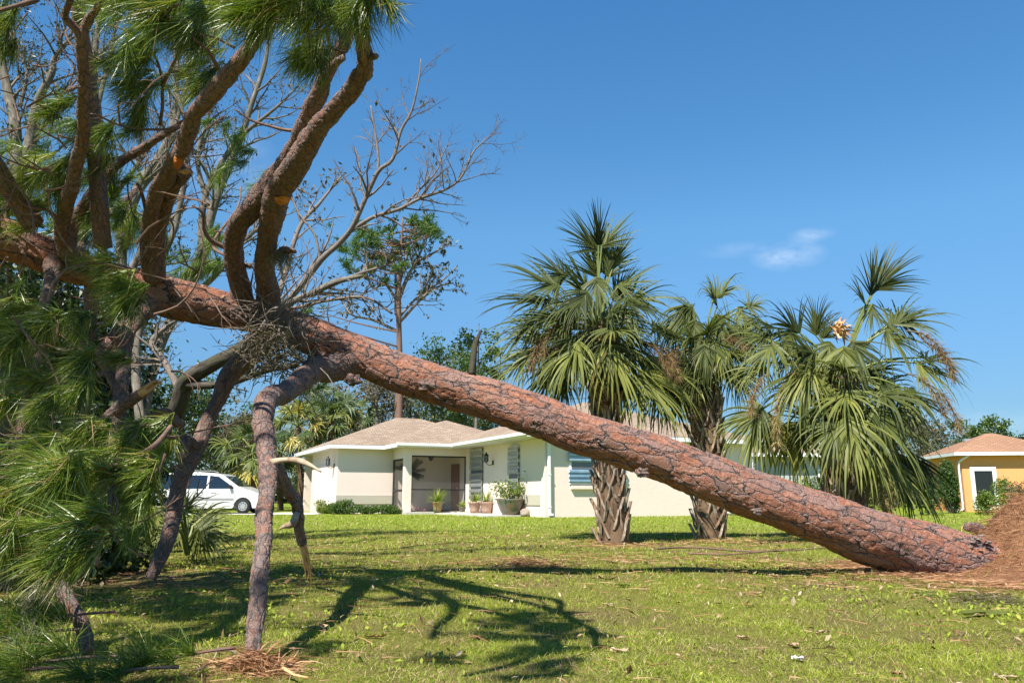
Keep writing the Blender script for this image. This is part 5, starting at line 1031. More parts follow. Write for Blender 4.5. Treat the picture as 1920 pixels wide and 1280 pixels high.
leafy_tree('broadleaf_tree', 1975, 48, 5.8, 4.5, 'dark glossy tree cut by the right edge above the roofs', 'leaf_dark', 3500, .26, .3, trt, 22, .14, tint=(.5, .2), clump=1.4)
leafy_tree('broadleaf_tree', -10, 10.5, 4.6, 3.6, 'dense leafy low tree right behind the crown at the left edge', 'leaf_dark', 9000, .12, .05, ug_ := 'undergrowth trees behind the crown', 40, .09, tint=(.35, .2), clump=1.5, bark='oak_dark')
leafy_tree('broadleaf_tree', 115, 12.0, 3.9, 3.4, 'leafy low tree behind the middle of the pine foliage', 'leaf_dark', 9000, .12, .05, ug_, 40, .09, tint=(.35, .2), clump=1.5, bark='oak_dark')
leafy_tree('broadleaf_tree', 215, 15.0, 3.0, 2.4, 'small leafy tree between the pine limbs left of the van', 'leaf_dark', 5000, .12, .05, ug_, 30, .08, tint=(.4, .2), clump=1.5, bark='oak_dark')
leafy_tree('broadleaf_tree', 712, 49, 10.4, 5.5, 'tall twiggy half-bare tree just left of the far pine trunk', 'leaf_brown', 1500, .2, .25, tg_, 26, .14, clump=1.2, lev=2)
leafy_tree('broadleaf_tree', 805, 58, 12.0, 6.0, 'tall grey twiggy tree right of the far pine trunk', 'leaf_brown', 1500, .2, .3, tg_, 26, .14, clump=1.2, lev=2)
leafy_tree('broadleaf_tree', 865, 62, 13.6, 6.5, 'tallest thin leafy tree behind the middle of the leaning trunk', 'leaf_mid', 2300, .24, .35, tg_, 24, .14, clump=1.1, lev=2)
leafy_tree('broadleaf_tree', 590, 60, 9.5, 7.0, 'twiggy brown tree behind the palm group', 'leaf_brown', 2500, .22, .25, tg_, 24, .14, lev=2)
# distant woods closing the horizon
wd = MB(); n = 26000; az = RNG.uniform(-1.25, 1.25, n); R = RNG.uniform(95, 130, n); x = np.sin(az) * R; y = np.cos(az) * R
hh = 4.4 + 1.5 * vnoise(np.stack([az * 30, az * 7], 1), 1.0, 12); z = RNG.random(n) ** .8 * np.maximum(hh, 2.4)
cards(wd, np.stack([x, y, z], 1), RNG.uniform(.7, 1.7, n), .75, 0, np.clip(RNG.normal(.4, .25, n), 0, 1)); tag(wd.build('woods', M['leaf_dark']), 'far low line of woods closing the horizon behind the houses', 'woods', kind='stuff')

# ================================================================== PALMS
def frond(parent, c, hub, tipdir, R, matn='palm', nseg=30, droop=1.0, spread=98, tint=.45, face=None, pw=.018, w=.036):
    """fan frond: petiole from crown centre c to hub, then a costapalmate blade of drooping segments"""
    c = np.array(c); hub = np.array(hub); d = norm(np.array(tipdir, float)); mb = MB()
    mid = (c + hub) / 2 + [0, 0, .10 * np.linalg.norm(hub - c)]; tube(mb, [c, mid, hub], [pw * 1.3, pw, pw * .7], 5, .12, 1)
    nrm = np.array([0, -.75, .65]) + RNG.normal(size=3) * .25 if face is None else np.array(face, float); side = norm(np.cross(d, nrm)); nn = np.cross(side, d)
    a = np.radians(np.linspace(-spread, spread, nseg)) + RNG.normal(size=nseg) * .03
    costa = norm(d + [0, 0, -.45 * droop]) * R * .22
    base = hub + costa[None] * (1 - np.abs(a)[:, None] / np.radians(spread)) ; D = norm(d[None] * np.cos(a)[:, None] + side[None] * np.sin(a)[:, None] + nn[None] * (.10 * np.sin(a * 9)[:, None] - .16 * np.abs(np.sin(a))[:, None]))
    L = R * (.70 + .30 * np.cos(a * .8)) * RNG.uniform(.68, 1.10, nseg) * np.where(RNG.random(nseg) < .10, .45, 1); T = np.clip(tint + RNG.normal(size=nseg) * .10 + .12 * RNG.normal(), 0, 1)
    blades(mb, base, D, L * 1.06, w * 1.28 * R / .9, (droop * 1.35 + .15) * RNG.uniform(.5, 1.7, nseg), 0, T, 6, side=norm(np.cross(D, nn[None] + RNG.normal(size=(nseg, 3)) * .45)), pw=2)
    return mb.build('frond', [M[matn], M['palm_stem']], parent)
def stalk(parent, c, d, L, tint=.5, droop=2.0):
    mb = MB(); d = norm(np.array(d, float)); pts = [np.array(c)]; dd = d
    for k in range(5): dd = norm(dd + [0, 0, -.22 * droop]); pts.append(pts[-1] + dd * L / 5)
    p, r, t = tube(mb, pts, [.012, .010, .008, .007, .005, .003], 5, .06, tint=tint)
    n = 420; i = RNG.integers(len(p) // 4, len(p), n); blades(mb, p[i], norm(t[i] * .7 + rand_unit(n) * .9), RNG.uniform(.06, .24, n), .007, 1.3, 0, np.clip(RNG.normal(tint, .2, n), 0, 1), 3)
    return mb.build('fruit_stalk', M['straw'], parent)
def palm_trunk(parent, path, boots, r_boot=.02, col='palm_trunk'):
    mb = MB(); p, r, t = tube(mb, [q[:3] for q in path], [q[3] for q in path], 28, .04, rough=.05); mb.build('trunk', M[col], parent, smooth=True)
    mb = MB(); ga = 2.39996; s = np.concatenate([[0], np.cumsum(np.linalg.norm(np.diff(p, axis=0), axis=1))]); Ltot = s[-1]
    for k in range(boots):
        f = (k + .5) / boots * Ltot * .97; i = min(len(p) - 2, int(np.searchsorted(s, f))); an = k * ga + RNG.normal() * .12; u = norm(np.cross(t[i], [0, 1, .1])); v = np.cross(t[i], u); rad = u * math.cos(an) + v * math.sin(an); tan = np.cross(t[i], rad)
        L = RNG.uniform(.22, .36); fl = RNG.uniform(.1, .38)
        for sg in (-1, 1):       # two arms of the split leaf base
            q0 = p[i] + rad * (r[i] * .96) + tan * sg * .075; q1 = p[i] + rad * (r[i] + .02 + fl * .08) + tan * sg * .035 + t[i] * L * .5; q2 = p[i] + rad * (r[i] + .045 + fl * .20) + tan * sg * .012 + t[i] * L
            n_ = 5; ws = [.030, .026, .022, .018]; prof = [q0, (q0 + q1) / 2 + rad * .01, q1, q2]
            V = []; 
            for q, w_ in zip(prof, ws): V += [q - tan * w_ - rad * .002, q + rad * .022, q + tan * w_ - rad * .002, q - rad * .03]
            F = [(a * 4 + b, a * 4 + (b + 1) % 4, a * 4 + 4 + (b + 1) % 4, a * 4 + 4 + b) for a in range(3) for b in range(4)] + [(3, 2, 1, 0), (12, 13, 14, 15)]
            V = np.array(V); mb.add(V, F, 0, bark=V * [1, 1, 1] + RNG.random(3) * 9)
    o = mb.build('leaf_bases', M['boot'], parent, smooth=False)
    mb = MB(); n = 700; i = RNG.integers(0, len(p) - 1, n); an = RNG.uniform(0, 6.28, n); u = norm(np.cross(t[i], [0, 1, .1])); v = np.cross(t[i], u); rad = u * np.cos(an)[:, None] + v * np.sin(an)[:, None]
    blades(mb, p[i] + rad * r[i][:, None], norm(rad + rand_unit(n) * .7), RNG.uniform(.05, .20, n), .003, 1.8, 0, .2, 3); fb_ = mb.build('fibres', M['needle_brown'], parent); fb_['kind'] = 'stuff'
def palm(Y, base, cc, label, fr, extra, path, boots, stalks, wmid):
    b = G(*base); b = np.array([*P(base[0], base[1], Y)[:2], 0]); t = thing('sabal_palm', b, label, 'palm')
    pts = [np.array([*P(q[0], q[1], Y)]) for q in path]; pts[0][2] = -.05; palm_trunk(t, [(*a, q[2] / 2 * MPP(q[0], q[1], Y)) for a, q in zip(pts, path)], boots)
    c = P(cc[0], cc[1], Y)
    for (hx, hy, ang, R, dr, ti, dy) in fr:
        a = math.radians(ang); up_ = 35 < ang < 140; hang = 215 < ang < 325; hub = P(hx, hy + (14 if up_ else 0), Y + dy); R = R * (1.22 if up_ else 1); sprd = 56 if up_ else 66 if hang else 92; d = [math.cos(a), -.15 + .3 * np.sign(dy) * (abs(dy) > .3), math.sin(a)]; m = MPP(hx, hy, Y); frond(t, c + RNG.normal(size=3) * .05, hub, d, R * m * 1.04, droop=dr * (.45 if up_ and dr < .8 else 1.5 if hang else 1.15), tint=ti * (.80 if hang and ti > .5 else .95), spread=sprd)
    for k in range(extra):     # fronds round the back and sides
        az = RNG.uniform(0, 6.28); el = RNG.uniform(-1.0, .85); 
        if -2.6 < az - 2 * math.pi < -.5 and el > -.1 and RNG.random() < .6: az += math.pi
        d = np.array([math.cos(az) * math.cos(el), math.sin(az) * math.cos(el), math.sin(el)]); hub = c + d * wmid * RNG.uniform(.75, 1.1) + [0, 0, -.1]; frond(t, c, hub, d + [0, 0, -.15], RNG.uniform(.68, .86), droop=1.15, tint=np.clip(RNG.normal(.32, .12), .05, .75), face=np.array([0, -.5, .6]) + d * .2 + RNG.normal(size=3) * .3, nseg=30)
    for (x, y, dx, dz, L, ti) in stalks: stalk(t, P(x, y, Y - .35), [dx, -.2, dz], L, ti)
    return t
F1 = [(1118, 505, 100, 62, .3, .25, .2), (1140, 505, 78, 62, .3, .3, .1), (1100, 525, 122, 60, .4, .22, .3), (1122, 446, 84, 62, .25, .18, 0), (1118, 455, 130, 62, .3, .2, .1), (1128, 450, 50, 58, .35, .22, 0), (1149, 486, 72, 52, .25, .86, .1), (1140, 480, 100, 45, .3, .3, .2), (1098, 540, 125, 70, .4, .25, -.2), (1048, 535, 158, 112, .35, .2, 0), (1030, 560, 175, 115, .5, .22, .3), (1028, 590, 190, 100, .7, .28, 0), (1062, 520, 140, 75, .35, .2, .3), (1076, 560, 205, 80, .9, .3, -.4),
      (1159, 537, 35, 78, .6, .25, .1), (1178, 556, 5, 88, .8, .3, 0), (1172, 560, -25, 88, .9, .35, -.4), (1150, 550, 60, 55, .4, .28, .2), (1118, 520, 270, 75, 1.0, .3, -.4), (1100, 545, 230, 80, 1.0, .3, -.5), (1160, 575, 310, 75, .9, .35, -.5), (1085, 640, 222, 110, 1.0, .68, -.6), (1142, 645, 292, 120, .9, .78, -.7), (1075, 655, 245, 95, 1.0, .55, -.7), (1203, 696, 300, 120, .8, .72, -.4), (1215, 668, 318, 130, .7, .5, 0), (985, 672, 200, 85, .8, .55, .1), (1020, 640, 210, 110, .9, .42, 0), (1000, 610, 195, 95, .8, .3, .4), (1035, 690, 240, 90, 1.0, .35, .2), (1225, 610, 340, 60, .8, .35, .4), (1180, 640, 280, 110, 1.1, .35, .3), (1060, 700, 250, 80, 1.0, .3, .4), (1110, 650, 262, 100, 1.0, .45, .2), (1165, 700, 275, 100, 1.0, .45, .2), (1230, 700, 295, 110, .8, .4, .3)]
p1 = palm(12.9, (1148, 1012), (1122, 612), 'tall full-crowned sabal palm, first from the left behind the trunk', F1, 34, [(1150, 1012, 54), (1147, 960, 52), (1143, 900, 50), (1140, 840, 47), (1136, 760, 46), (1128, 680, 52), (1122, 615, 40)], 100,
     [(1130, 600, -.3, -.6, .7, .3), (1120, 640, -.2, -1, .9, .35), (1140, 610, .4, -.7, .7, .3), (1125, 625, .5, -.2, .75, .15), (1128, 630, .1, -.9, .8, .2), (1110, 625, -.6, 0, .8, .35), (1060, 600, -.8, -.1, .7, .45), (1030, 630, -.8, -.2, .6, .4), (1200, 640, .9, .1, .7, .35), (1230, 650, .8, -.1, .6, .45), (1125, 660, .1, -1, .8, .15), (1080, 610, -.9, .3, .5, .3)], .62)
F2 = [(1345, 560, 100, 45, 1.6, .3, 0), (1338, 545, 70, 55, 1.9, .3, 0), (1300, 575, 140, 55, 1.3, .25, 0), (1290, 572, 240, 95, 1.6, .35, 0), (1302, 600, 265, 85, 1.5, .35, -.3), (1345, 590, 280, 85, 1.5, .4, -.2), (1385, 575, 320, 75, 1.5, .4, 0), (1400, 575, 30, 48, 1.0, .2, 0), (1265, 605, 230, 70, 1.3, .3, .1), (1280, 600, 160, 40, .8, .2, .3), (1340, 640, 275, 85, 1.3, .6, -.5), (1320, 645, 255, 70, 1.3, .4, -.5), (1370, 610, 300, 80, 1.4, .35, .3), (1395, 610, 285, 80, 1.4, .35, .3), (1280, 690, 250, 90, 1.2, .35, .2), (1255, 680, 225, 90, 1.1, .4, 0), (1260, 720, 240, 90, 1.2, .3, .3), (1375, 690, 300, 80, 1.2, .35, .3)]
p2 = palm(13.6, (1330, 1008), (1318, 655), 'wind-beaten middle sabal palm with limp drooping fronds', F2, 22, [(1332, 1008, 52), (1331, 960, 48), (1329, 900, 46), (1328, 850, 52), (1322, 790, 56), (1316, 720, 50), (1316, 650, 30)], 90,
     [(1290, 655, -.9, .1, .7, .5), (1275, 650, -.9, -.1, .6, .45), (1305, 700, -.2, -.9, .7, .4), (1350, 640, .5, .6, .5, .3), (1245, 665, -.8, -.3, .6, .5)], .5)
F3 = [(1632, 540, 78, 62, .7, .22, 0), (1640, 530, 50, 72, .7, .25, .1), (1625, 560, 110, 50, .8, .2, 0), (1635, 570, 255, 55, .6, .5, 0), (1665, 610, 30, 85, .7, .2, 0), (1680, 600, 18, 90, .8, .25, .1), (1660, 620, 330, 95, 1.2, .3, -.1), (1730, 670, 12, 85, 1.3, .35, 0), (1720, 680, 340, 100, 1.2, .38, -.2), (1700, 730, 330, 105, 1.1, .35, -.3), (1690, 740, 300, 100, 1.2, .38, -.2), (1580, 650, 262, 85, 1.3, .45, -.5), (1600, 640, 285, 90, 1.2, .4, -.5), (1555, 640, 240, 85, 1.2, .35, -.3), (1590, 780, 262, 120, .9, .68, -.9), (1570, 790, 235, 95, .9, .62, -.8), (1640, 765, 300, 130, .9, .60, -.8), (1610, 790, 285, 120, .9, .55, -.8), (1500, 610, 130, 62, .8, .2, 0), (1460, 615, 150, 75, .9, .25, .1), (1445, 625, 175, 85, 1.1, .3, 0), (1450, 640, 215, 90, 1.3, .35, -.2), (1480, 620, 250, 90, 1.4, .35, 0), (1430, 680, 200, 80, 1.3, .35, .2), (1500, 650, 270, 90, 1.2, .3, .3), (1430, 765, 205, 95, 1.0, .62, -.2), (1425, 770, 240, 110, .9, .60, -.2), (1440, 775, 265, 105, .9, .55, -.1), (1500, 700, 262, 120, 1.0, .50, -.4), (1515, 690, 285, 115, 1.0, .45, -.4), (1530, 615, 88, 55, .8, .22, 0), (1540, 620, 60, 40, .9, .3, 0), (1480, 790, 275, 120, .9, .5, .1), (1700, 840, 320, 120, .9, .18, .3), (1690, 860, 300, 120, .9, .18, .3), (1680, 850, 280, 110, .9, .25, .2), (1660, 860, 310, 100, .9, .4, -.4), (1640, 850, 285, 110, 1.0, .45, -.3)]
p3 = palm(12.3, (1582, 1000), (1580, 710), 'broad sabal palm with sprawling fronds, rightmost of the three', F3, 36, [(1584, 1016, 74), (1583, 960, 70), (1581, 900, 66), (1580, 840, 60), (1580, 770, 56), (1580, 705, 44)], 90,
     [(1590, 725, .2, -.9, .7, .3), (1585, 735, -.1, -1, .75, .3), (1480, 700, -.7, -.6, .9, .85), (1470, 720, -.5, -.8, .9, .8), (1440, 700, -.9, -.3, .7, .6), (1700, 620, .9, .2, .9, .5), (1730, 640, .9, -.1, .7, .5), (1740, 720, .9, -.3, .8, .5), (1700, 700, .9, 0, .8, .45), (1500, 680, -.6, -.5, .7, .7)], .68)
stalk(p3, P(1652, 850, 11.7), [.1, 0, -1], 1.0, .85, .5); stalk(p3, P(1660, 860, 11.7), [-.1, 0, -1], .9, .9, .5)
frond(p3, P(1580, 700, 12.3), P(1640, 800, 11.8), [.1, 0, -1], .9, tint=.98, droop=.3, spread=22, nseg=26)
mb = MB(); n = 40; blades(mb, P(1572, 618, 12.2) + RNG.normal(size=(n, 3)) * [.05, .05, .06], norm(rand_unit(n) + [.4, 0, .4]), .22, .05, 1.5, 0, .97, 4); mb.build('torn_sheath', M['wood'], p3)

# small palms behind the left of the house, and the low fan palm under the crown
def small_palm(px, py, Y, tp, label, n, R, tint, group, wtr=.15, matn='palm_far', base_z=0.):
    c = P(px, py, Y); b = np.array([(tp - 960) / 1521 * Y, Y, 0.]); t = thing('sabal_palm', b, label, 'palm', group); mb = MB(); tube(mb, [b - [0, 0, .05], (b * .5 + c * .5), c], [wtr * 1.1, wtr, wtr * .9], 10, .2, rough=.08); mb.build('trunk', M['palm_trunk'], t, smooth=True)
    for k in range(n):
        az = RNG.uniform(0, 6.28); el = RNG.uniform(-.9, 1.15); d = np.array([math.cos(az) * math.cos(el), math.sin(az) * math.cos(el), math.sin(el)])
        frond(t, c, c + d * R * RNG.uniform(.7, 1.1), d + [0, 0, -.1], R * RNG.uniform(.8, 1.0), matn, 20, 1.1, 110, float(np.clip(RNG.normal(tint, .16) + (.25 if el < -.4 else 0), 0, 1)), d * .2 + [0, -.6, .6], .02, .075)
    for k in range(3): stalk(t, c, [RNG.normal(), -.5, RNG.normal() * .3], R * 1.3, .45)
    return t
pg = 'palms left of the cream house'
small_palm(622, 790, 45, 612, 'bushy palm with bronze seed stalks nearest the left roof corner', 30, 1.15, .42, pg)
small_palm(560, 800, 44, 567, 'yellowing palm with bare slim trunk beside the bent pine limb', 28, 1.05, .62, pg)
small_palm(590, 755, 49, 596, 'taller dark palm rising behind the yellowing palm', 28, 1.15, .35, pg)
small_palm(665, 775, 50, 655, 'spiky palm peeking over the left end of the roof', 26, 1.1, .40, pg)
small_palm(470, 850, 42, 478, 'low light green palm left of the bent limb above the van hood', 30, 1.25, .55, pg)
small_palm(525, 850, 46, 528, 'shaded palm low between the bent limb and the house', 26, 1.1, .30, pg)
lp = thing('fan_palm', P(360, 1010, 8.6) * [1, 1, 0], 'low trunkless fan palm spreading on the lawn right of the dark limb', 'palm')
c = P(352, 1012, 8.6); c[2] = .12
for (hx, hy, ang, R, ti) in ((362, 968, 20, 80, .35), (372, 975, -10, 85, .38), (372, 990, -30, 85, .35), (355, 980, -60, 70, .3), (345, 960, 60, 55, .25), (340, 975, 120, 50, .3), (325, 985, 150, 60, .5), (330, 990, 200, 60, .45), (362, 985, -45, 80, .3), (350, 950, 95, 45, .2)): frond(lp, c, P(hx, hy, 8.6 + RNG.normal() * .3), [math.cos(math.radians(ang)), -.2, math.sin(math.radians(ang))], R * MPP(hx, hy, 8.6), droop=.9, tint=ti, nseg=22, w=.042)
lp2 = thing('fan_palm', P(285, 1020, 8.2) * [1, 1, 0], 'small fan palm in the shade left of the dark limb', 'palm'); c = P(285, 1020, 8.2); c[2] = .1
for (hx, hy, ang, R, ti) in ((292, 950, 265, 70, .6), (275, 960, 230, 60, .5), (262, 990, 200, 60, .35), (300, 985, 320, 55, .3), (265, 1005, 190, 50, .3), (250, 1000, 250, 50, .45)): frond(lp2, c, P(hx, hy, 8.2 + RNG.normal() * .3), [math.cos(math.radians(ang)), -.2, math.sin(math.radians(ang))], R * MPP(hx, hy, 8.2), droop=.9, tint=ti, nseg=20, w=.042)
# dark undergrowth under the crown at the left
ug = 'undergrowth shrubs at the left'
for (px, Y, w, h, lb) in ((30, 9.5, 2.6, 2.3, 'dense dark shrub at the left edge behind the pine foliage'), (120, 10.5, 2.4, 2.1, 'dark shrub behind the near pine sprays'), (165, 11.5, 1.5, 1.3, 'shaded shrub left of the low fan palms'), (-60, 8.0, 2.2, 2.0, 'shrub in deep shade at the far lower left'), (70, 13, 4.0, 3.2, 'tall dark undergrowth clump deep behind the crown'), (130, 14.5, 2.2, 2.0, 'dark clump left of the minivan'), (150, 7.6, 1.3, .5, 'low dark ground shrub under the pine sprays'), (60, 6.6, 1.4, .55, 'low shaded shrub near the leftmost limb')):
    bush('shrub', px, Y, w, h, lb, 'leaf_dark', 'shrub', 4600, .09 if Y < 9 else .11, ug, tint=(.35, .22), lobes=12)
# spanish moss
def moss(px, py, Y, L, w, label):
    c = P(px, py, Y); t = MB(); n = 420; b = c + RNG.normal(size=(n, 3)) * [w, w * .6, .02] - np.array([0, 0, 1.]) * RNG.random((n, 1)) * L * .8; blades(t, b, norm(rand_unit(n) * .8 + [0, 0, -.6]), RNG.uniform(.04, .13, n), .0045, 1.2, 0, None, 3)
    tube(t, [c + [0, 0, .02], c - [0, 0, L]], [.008, .002], 4, .1); tag(t.build('spanish_moss', M['moss'], origin=c), label, 'spanish moss')
moss(18, 770, 5.0, .32, .05, 'grey beard of spanish moss hanging at the left edge, highest of them')
moss(22, 1030, 3.5, .12, .02, 'grey moss tuft hanging under the lowest left pine spray')
moss(70, 1095, 3.7, .16, .02, 'thin moss strand hanging beside the leftmost resting limb')
moss(60, 1170, 3.5, .10, .035, 'small grey moss clump near the ground at the left edge')
moss(530, 470, 6.0, .10, .04, 'tiny moss wisp on the dark stub of the tall limb')

# ================================================================== MINIVAN
vY = 35.4; vx0 = (262 - 960) / 1521 * (vY - .5); van = thing('minivan', (vx0 + 2.6, vY + .45, 0), 'white minivan parked on the driveway facing right', 'minivan')
M['carpaint'] = mat('white_car_paint', (.60, .60, .57), .28, 0, .6); M['carpaint'].node_tree.nodes['Principled BSDF'].inputs['Coat Weight'].default_value = .5
M['tyre'] = mat('tyre_rubber', (.02, .02, .02), .85); M['rim'] = mat('silver_wheel', (.50, .50, .50), .35, .7); M['carglass'] = mat('tinted_glass', (.010, .014, .018), .05, 0, .9); M['red'] = mat('red_lens', (.45, .015, .015), .2, 0, .6); M['greytrim'] = mat('grey_trim', (.24, .24, .24), .6); M['lens'] = mat('clear_lens', (.6, .62, .62), .15, 0, .8)
hw = .98
low = [(0.02, .42), (.0, .60), (.03, .95), (.10, 1.10), (.22, 1.62), (.34, 1.74), (.60, 1.79), (2.2, 1.80), (3.05, 1.74), (3.30, 1.66), (4.02, 1.18), (4.25, 1.10), (4.75, .96), (5.02, .80), (5.10, .62), (5.08, .36), (4.9, .26)]
def wheel_arch(cx, r, n=9): return [(cx + r * math.cos(a), .31 + r * math.sin(a)) for a in np.linspace(0, math.pi, n)]
bottom = [(4.72, .24)] + wheel_arch(4.28, .40) + [(3.80, .24), (1.62, .24)] + wheel_arch(1.15, .40) + [(.70, .24), (.15, .30)]
out = low + bottom
def bodyw(z): return hw - max(0, (z - .98)) ** 1.25 * .30 - max(0, .5 - z) * .10
import mathutils
def side_poly(pts, y_of, mb, mat_=0, flip=False):
    from mathutils.geometry import tessellate_polygon
    V = [(vx0 + x, y_of(z), z) for x, z in pts]; tri = tessellate_polygon([[Vector((x, z, 0)) for x, z in pts]])
    mb.add(V, [tuple(t[::-1] if flip else t) for t in tri], mat_)
mb = MB(); yn = lambda z: vY - bodyw(z) + .45 + .53; cyv = vY + .98
yA = lambda z: cyv - bodyw(z); yB = lambda z: cyv + bodyw(z)
# refine outline so the flanks curve
def refine(pts, st=.12):
    o = []
    for a, b in zip(pts, pts[1:] + pts[:1]):
        n = max(1, int(math.hypot(b[0] - a[0], b[1] - a[1]) / st)); o += [(a[0] + (b[0] - a[0]) * k / n, a[1] + (b[1] - a[1]) * k / n) for k in range(n)]
    return o
oo = refine(out); rows = [.24, .45, .7, .98, 1.15, 1.4, 1.6, 1.81]
side_poly(oo, yA, mb); side_poly(oo, yB, mb, flip=True)
m_ = len(oo); V = [(vx0 + x, yA(z), z) for x, z in oo] + [(vx0 + x, yB(z), z) for x, z in oo]; mb.add(V, [(i, (i + 1) % m_, m_ + (i + 1) % m_, m_ + i) for i in range(m_)])
body = mb.build('body', M['carpaint'], van, smooth=False)
def panel(name, pts, mt, off, parent=van, st=.15):
    mb = MB(); side_poly(refine(pts, st), lambda z: yA(z) - off, mb); return mb.build(name, M[mt], parent)
panel('window', [(.42, 1.08), (.52, 1.60), (1.50, 1.66), (1.52, 1.08)], 'carglass', .006); panel('window', [(1.60, 1.08), (1.60, 1.67), (2.62, 1.66), (2.64, 1.08)], 'carglass', .006)
panel('window', [(2.74, 1.08), (2.72, 1.65), (3.12, 1.60), (3.86, 1.12), (3.80, 1.08)], 'carglass', .006)
panel('side_molding', [(.80, .60), (.80, .67), (3.86, .67), (3.86, .60)], 'greytrim', .02)
for x in (1.56, 2.68): 
    panel('door_seam', [(x, .30), (x, 1.70), (x + .018, 1.70), (x + .018, .30)], 'greytrim', .004)
panel('door_seam', [(3.88, .40), (3.90, 1.06), (3.915, 1.06), (3.895, .40)], 'greytrim', .004)
for x in (2.28, 2.86): mb = MB(); mb.box((vx0 + x + .11, yA(.92) - .015, .92), (.24, .03, .045), 0, bev=.012); mb.build('door_handle', M['carpaint'], van)
mb = MB(); V = [(vx0 + 3.36, 1.63), (vx0 + 4.02, 1.175)]; mb.add([(V[0][0] + .01, cyv - .72, V[0][1] + .01), (V[1][0] + .01, cyv - .88, V[1][1] + .01), (V[1][0] + .01, cyv + .88, V[1][1] + .01), (V[0][0] + .01, cyv + .72, V[0][1] + .01)], [(0, 1, 2, 3)]); mb.build('windscreen', M['carglass'], van)
mb = MB(); mb.box((vx0 + 3.72, yA(1.15) - .10, 1.16), (.12, .20, .15), 0, bev=.03); mb.build('mirror', M['black'], van)
mb = MB(); mb.box((vx0 + .13, yA(1.05) + .06, 1.02), (.15, .16, .30), 0, bev=.02); mb.build('tail_light', M['red'], van)
mb = MB(); mb.box((vx0 + 4.84, yA(.8) + .12, .80), (.28, .26, .14), 0, bev=.03); mb.build('headlight', M['lens'], van)
mb = MB(); mb.box((vx0 + .02, cyv, .48), (.16, 1.80, .20), 0, bev=.04); mb.build('bumper', M['carpaint'], van)
mb = MB(); tube(mb, [(vx0 + .6, cyv - .58, 1.80), (vx0 + .8, cyv - .58, 1.85), (vx0 + 2.8, cyv - .58, 1.85), (vx0 + 3.0, cyv - .58, 1.78)], [.018] * 4, 6, .2); mb.build('roof_rail', M['greytrim'], van)
for cx in (1.15, 4.28):
    for sy in (-1, 1):
        yc = cyv + sy * .86; mb = MB(); rr = [(.20, .10), (.30, .105), (.325, .07), (.33, 0), (.325, -.07), (.30, -.105), (.20, -.10)]; a = np.arange(28) / 28 * 2 * np.pi
        V = [(vx0 + cx + r_ * math.cos(q), yc + d_, .33 + r_ * math.sin(q)) for r_, d_ in rr for q in a]; F = [(k * 28 + i, k * 28 + (i + 1) % 28, k * 28 + 28 + (i + 1) % 28, k * 28 + 28 + i) for k in range(6) for i in range(28)]; mb.add(V, F); ty = mb.build('wheel', M['tyre'], van, smooth=True)
        mb = MB(); ys = yc + sy * .095; V = [(vx0 + cx, ys, .33)] + [(vx0 + cx + .205 * math.cos(q), ys - sy * .01, .33 + .205 * math.sin(q)) for q in a]; mb.add(V, [(0, 1 + i, 1 + (i + 1) % 28) for i in range(28)])
        mb.build('rim', M['rim'], ty)
        mb = MB()
        for q in np.arange(9) / 9 * 2 * np.pi: mb.box((vx0 + cx + .135 * math.cos(q), ys + sy * .004, .33 + .135 * math.sin(q)), (.040, .012, .040), 0, bev=.004)
        o = mb.build('rim_holes', M['black'], ty)

# ================================================================== LOOSE DEBRIS ON THE LAWN
def chip(px, py, L, w, rot, label, matn='litter', ti=.8, group=None, curl=.06, name='bark_piece', cat='bark piece', zz=.010):
    L, w = L * .72, w * .85
    c = G(px, py, .02); c[2] = gz(c[0], c[1]) + zz; n = 9; s = np.linspace(-1, 1, n); V = []; a = math.radians(rot); u = np.array([math.cos(a), math.sin(a), 0]); v = np.array([-math.sin(a), math.cos(a), 0])
    for z_ in (0, -.006):
        for q in s:
            ww = w / 2 * (1 - abs(q) ** 3) * (1 + .25 * math.sin(q * 7 + px)) + .002
            for sd in (-1, 0, 1): V.append(c + u * q * L / 2 * (1 + .08 * RNG.normal()) + v * sd * ww * RNG.uniform(.7, 1.25) + np.array([0, 0, curl * L * q * q * .5 + (.12 * w if sd else 0) + z_ * .35 + .004 * RNG.normal() + .004]))
    F = []; 
    for k in range(n - 1):
        for j in range(2): b = k * 3 + j; F.append((b, b + 1, b + 4, b + 3)); b += 3 * n; F.append((b + 3, b + 4, b + 1, b))
    mb = MB(); mb.add(V, F, 0, tint=ti, bark=np.array(V) * 1.0); return tag(mb.build(name, M[matn], origin=c, smooth=True), label, cat, group)
chip(1487, 1199, .085, .05, 10, 'flat pinkish tan bark flake in the right foreground above the white scrap', ti=.72, curl=.15)
chip(1496, 1226, .075, .04, -8, 'small crumpled white scrap on the grass in the right foreground', 'white', name='paper_scrap', cat='paper scrap')
chip(1168, 1097, .16, .05, 5, 'small dark green pine tuft lying between the trunk shadow and the curved shadow', 'needle', .5, name='needle_tuft', cat='needle tuft')
chip(1140, 1083, .22, .06, 8, 'dark curled bark strip left of the small green tuft', ti=.12, curl=.3)
chip(1053, 1069, .26, .05, 2, 'long pinkish bark slab edging the trunk shadow', ti=.62)
chip(972, 1076, .16, .05, -5, 'orange brown bark slab at the left end of the straw heap', ti=.38)
chip(743, 1050, .20, .07, 20, 'pale grey bark curl in the shadow left of the straw heap', ti=.95)
chip(1002, 1028, .16, .05, 0, 'short tan bark flake left of the first palm', ti=.8); chip(1088, 1024, .22, .05, 2, 'long tan bark flake just before the first palm', ti=.82)
chip(1148, 1055, .24, .05, 25, 'tan forked bark sliver standing up before the first palm', ti=.75, curl=.2); chip(1180, 1053, .30, .04, -3, 'thin pale sliver right of the forked one', ti=.8)
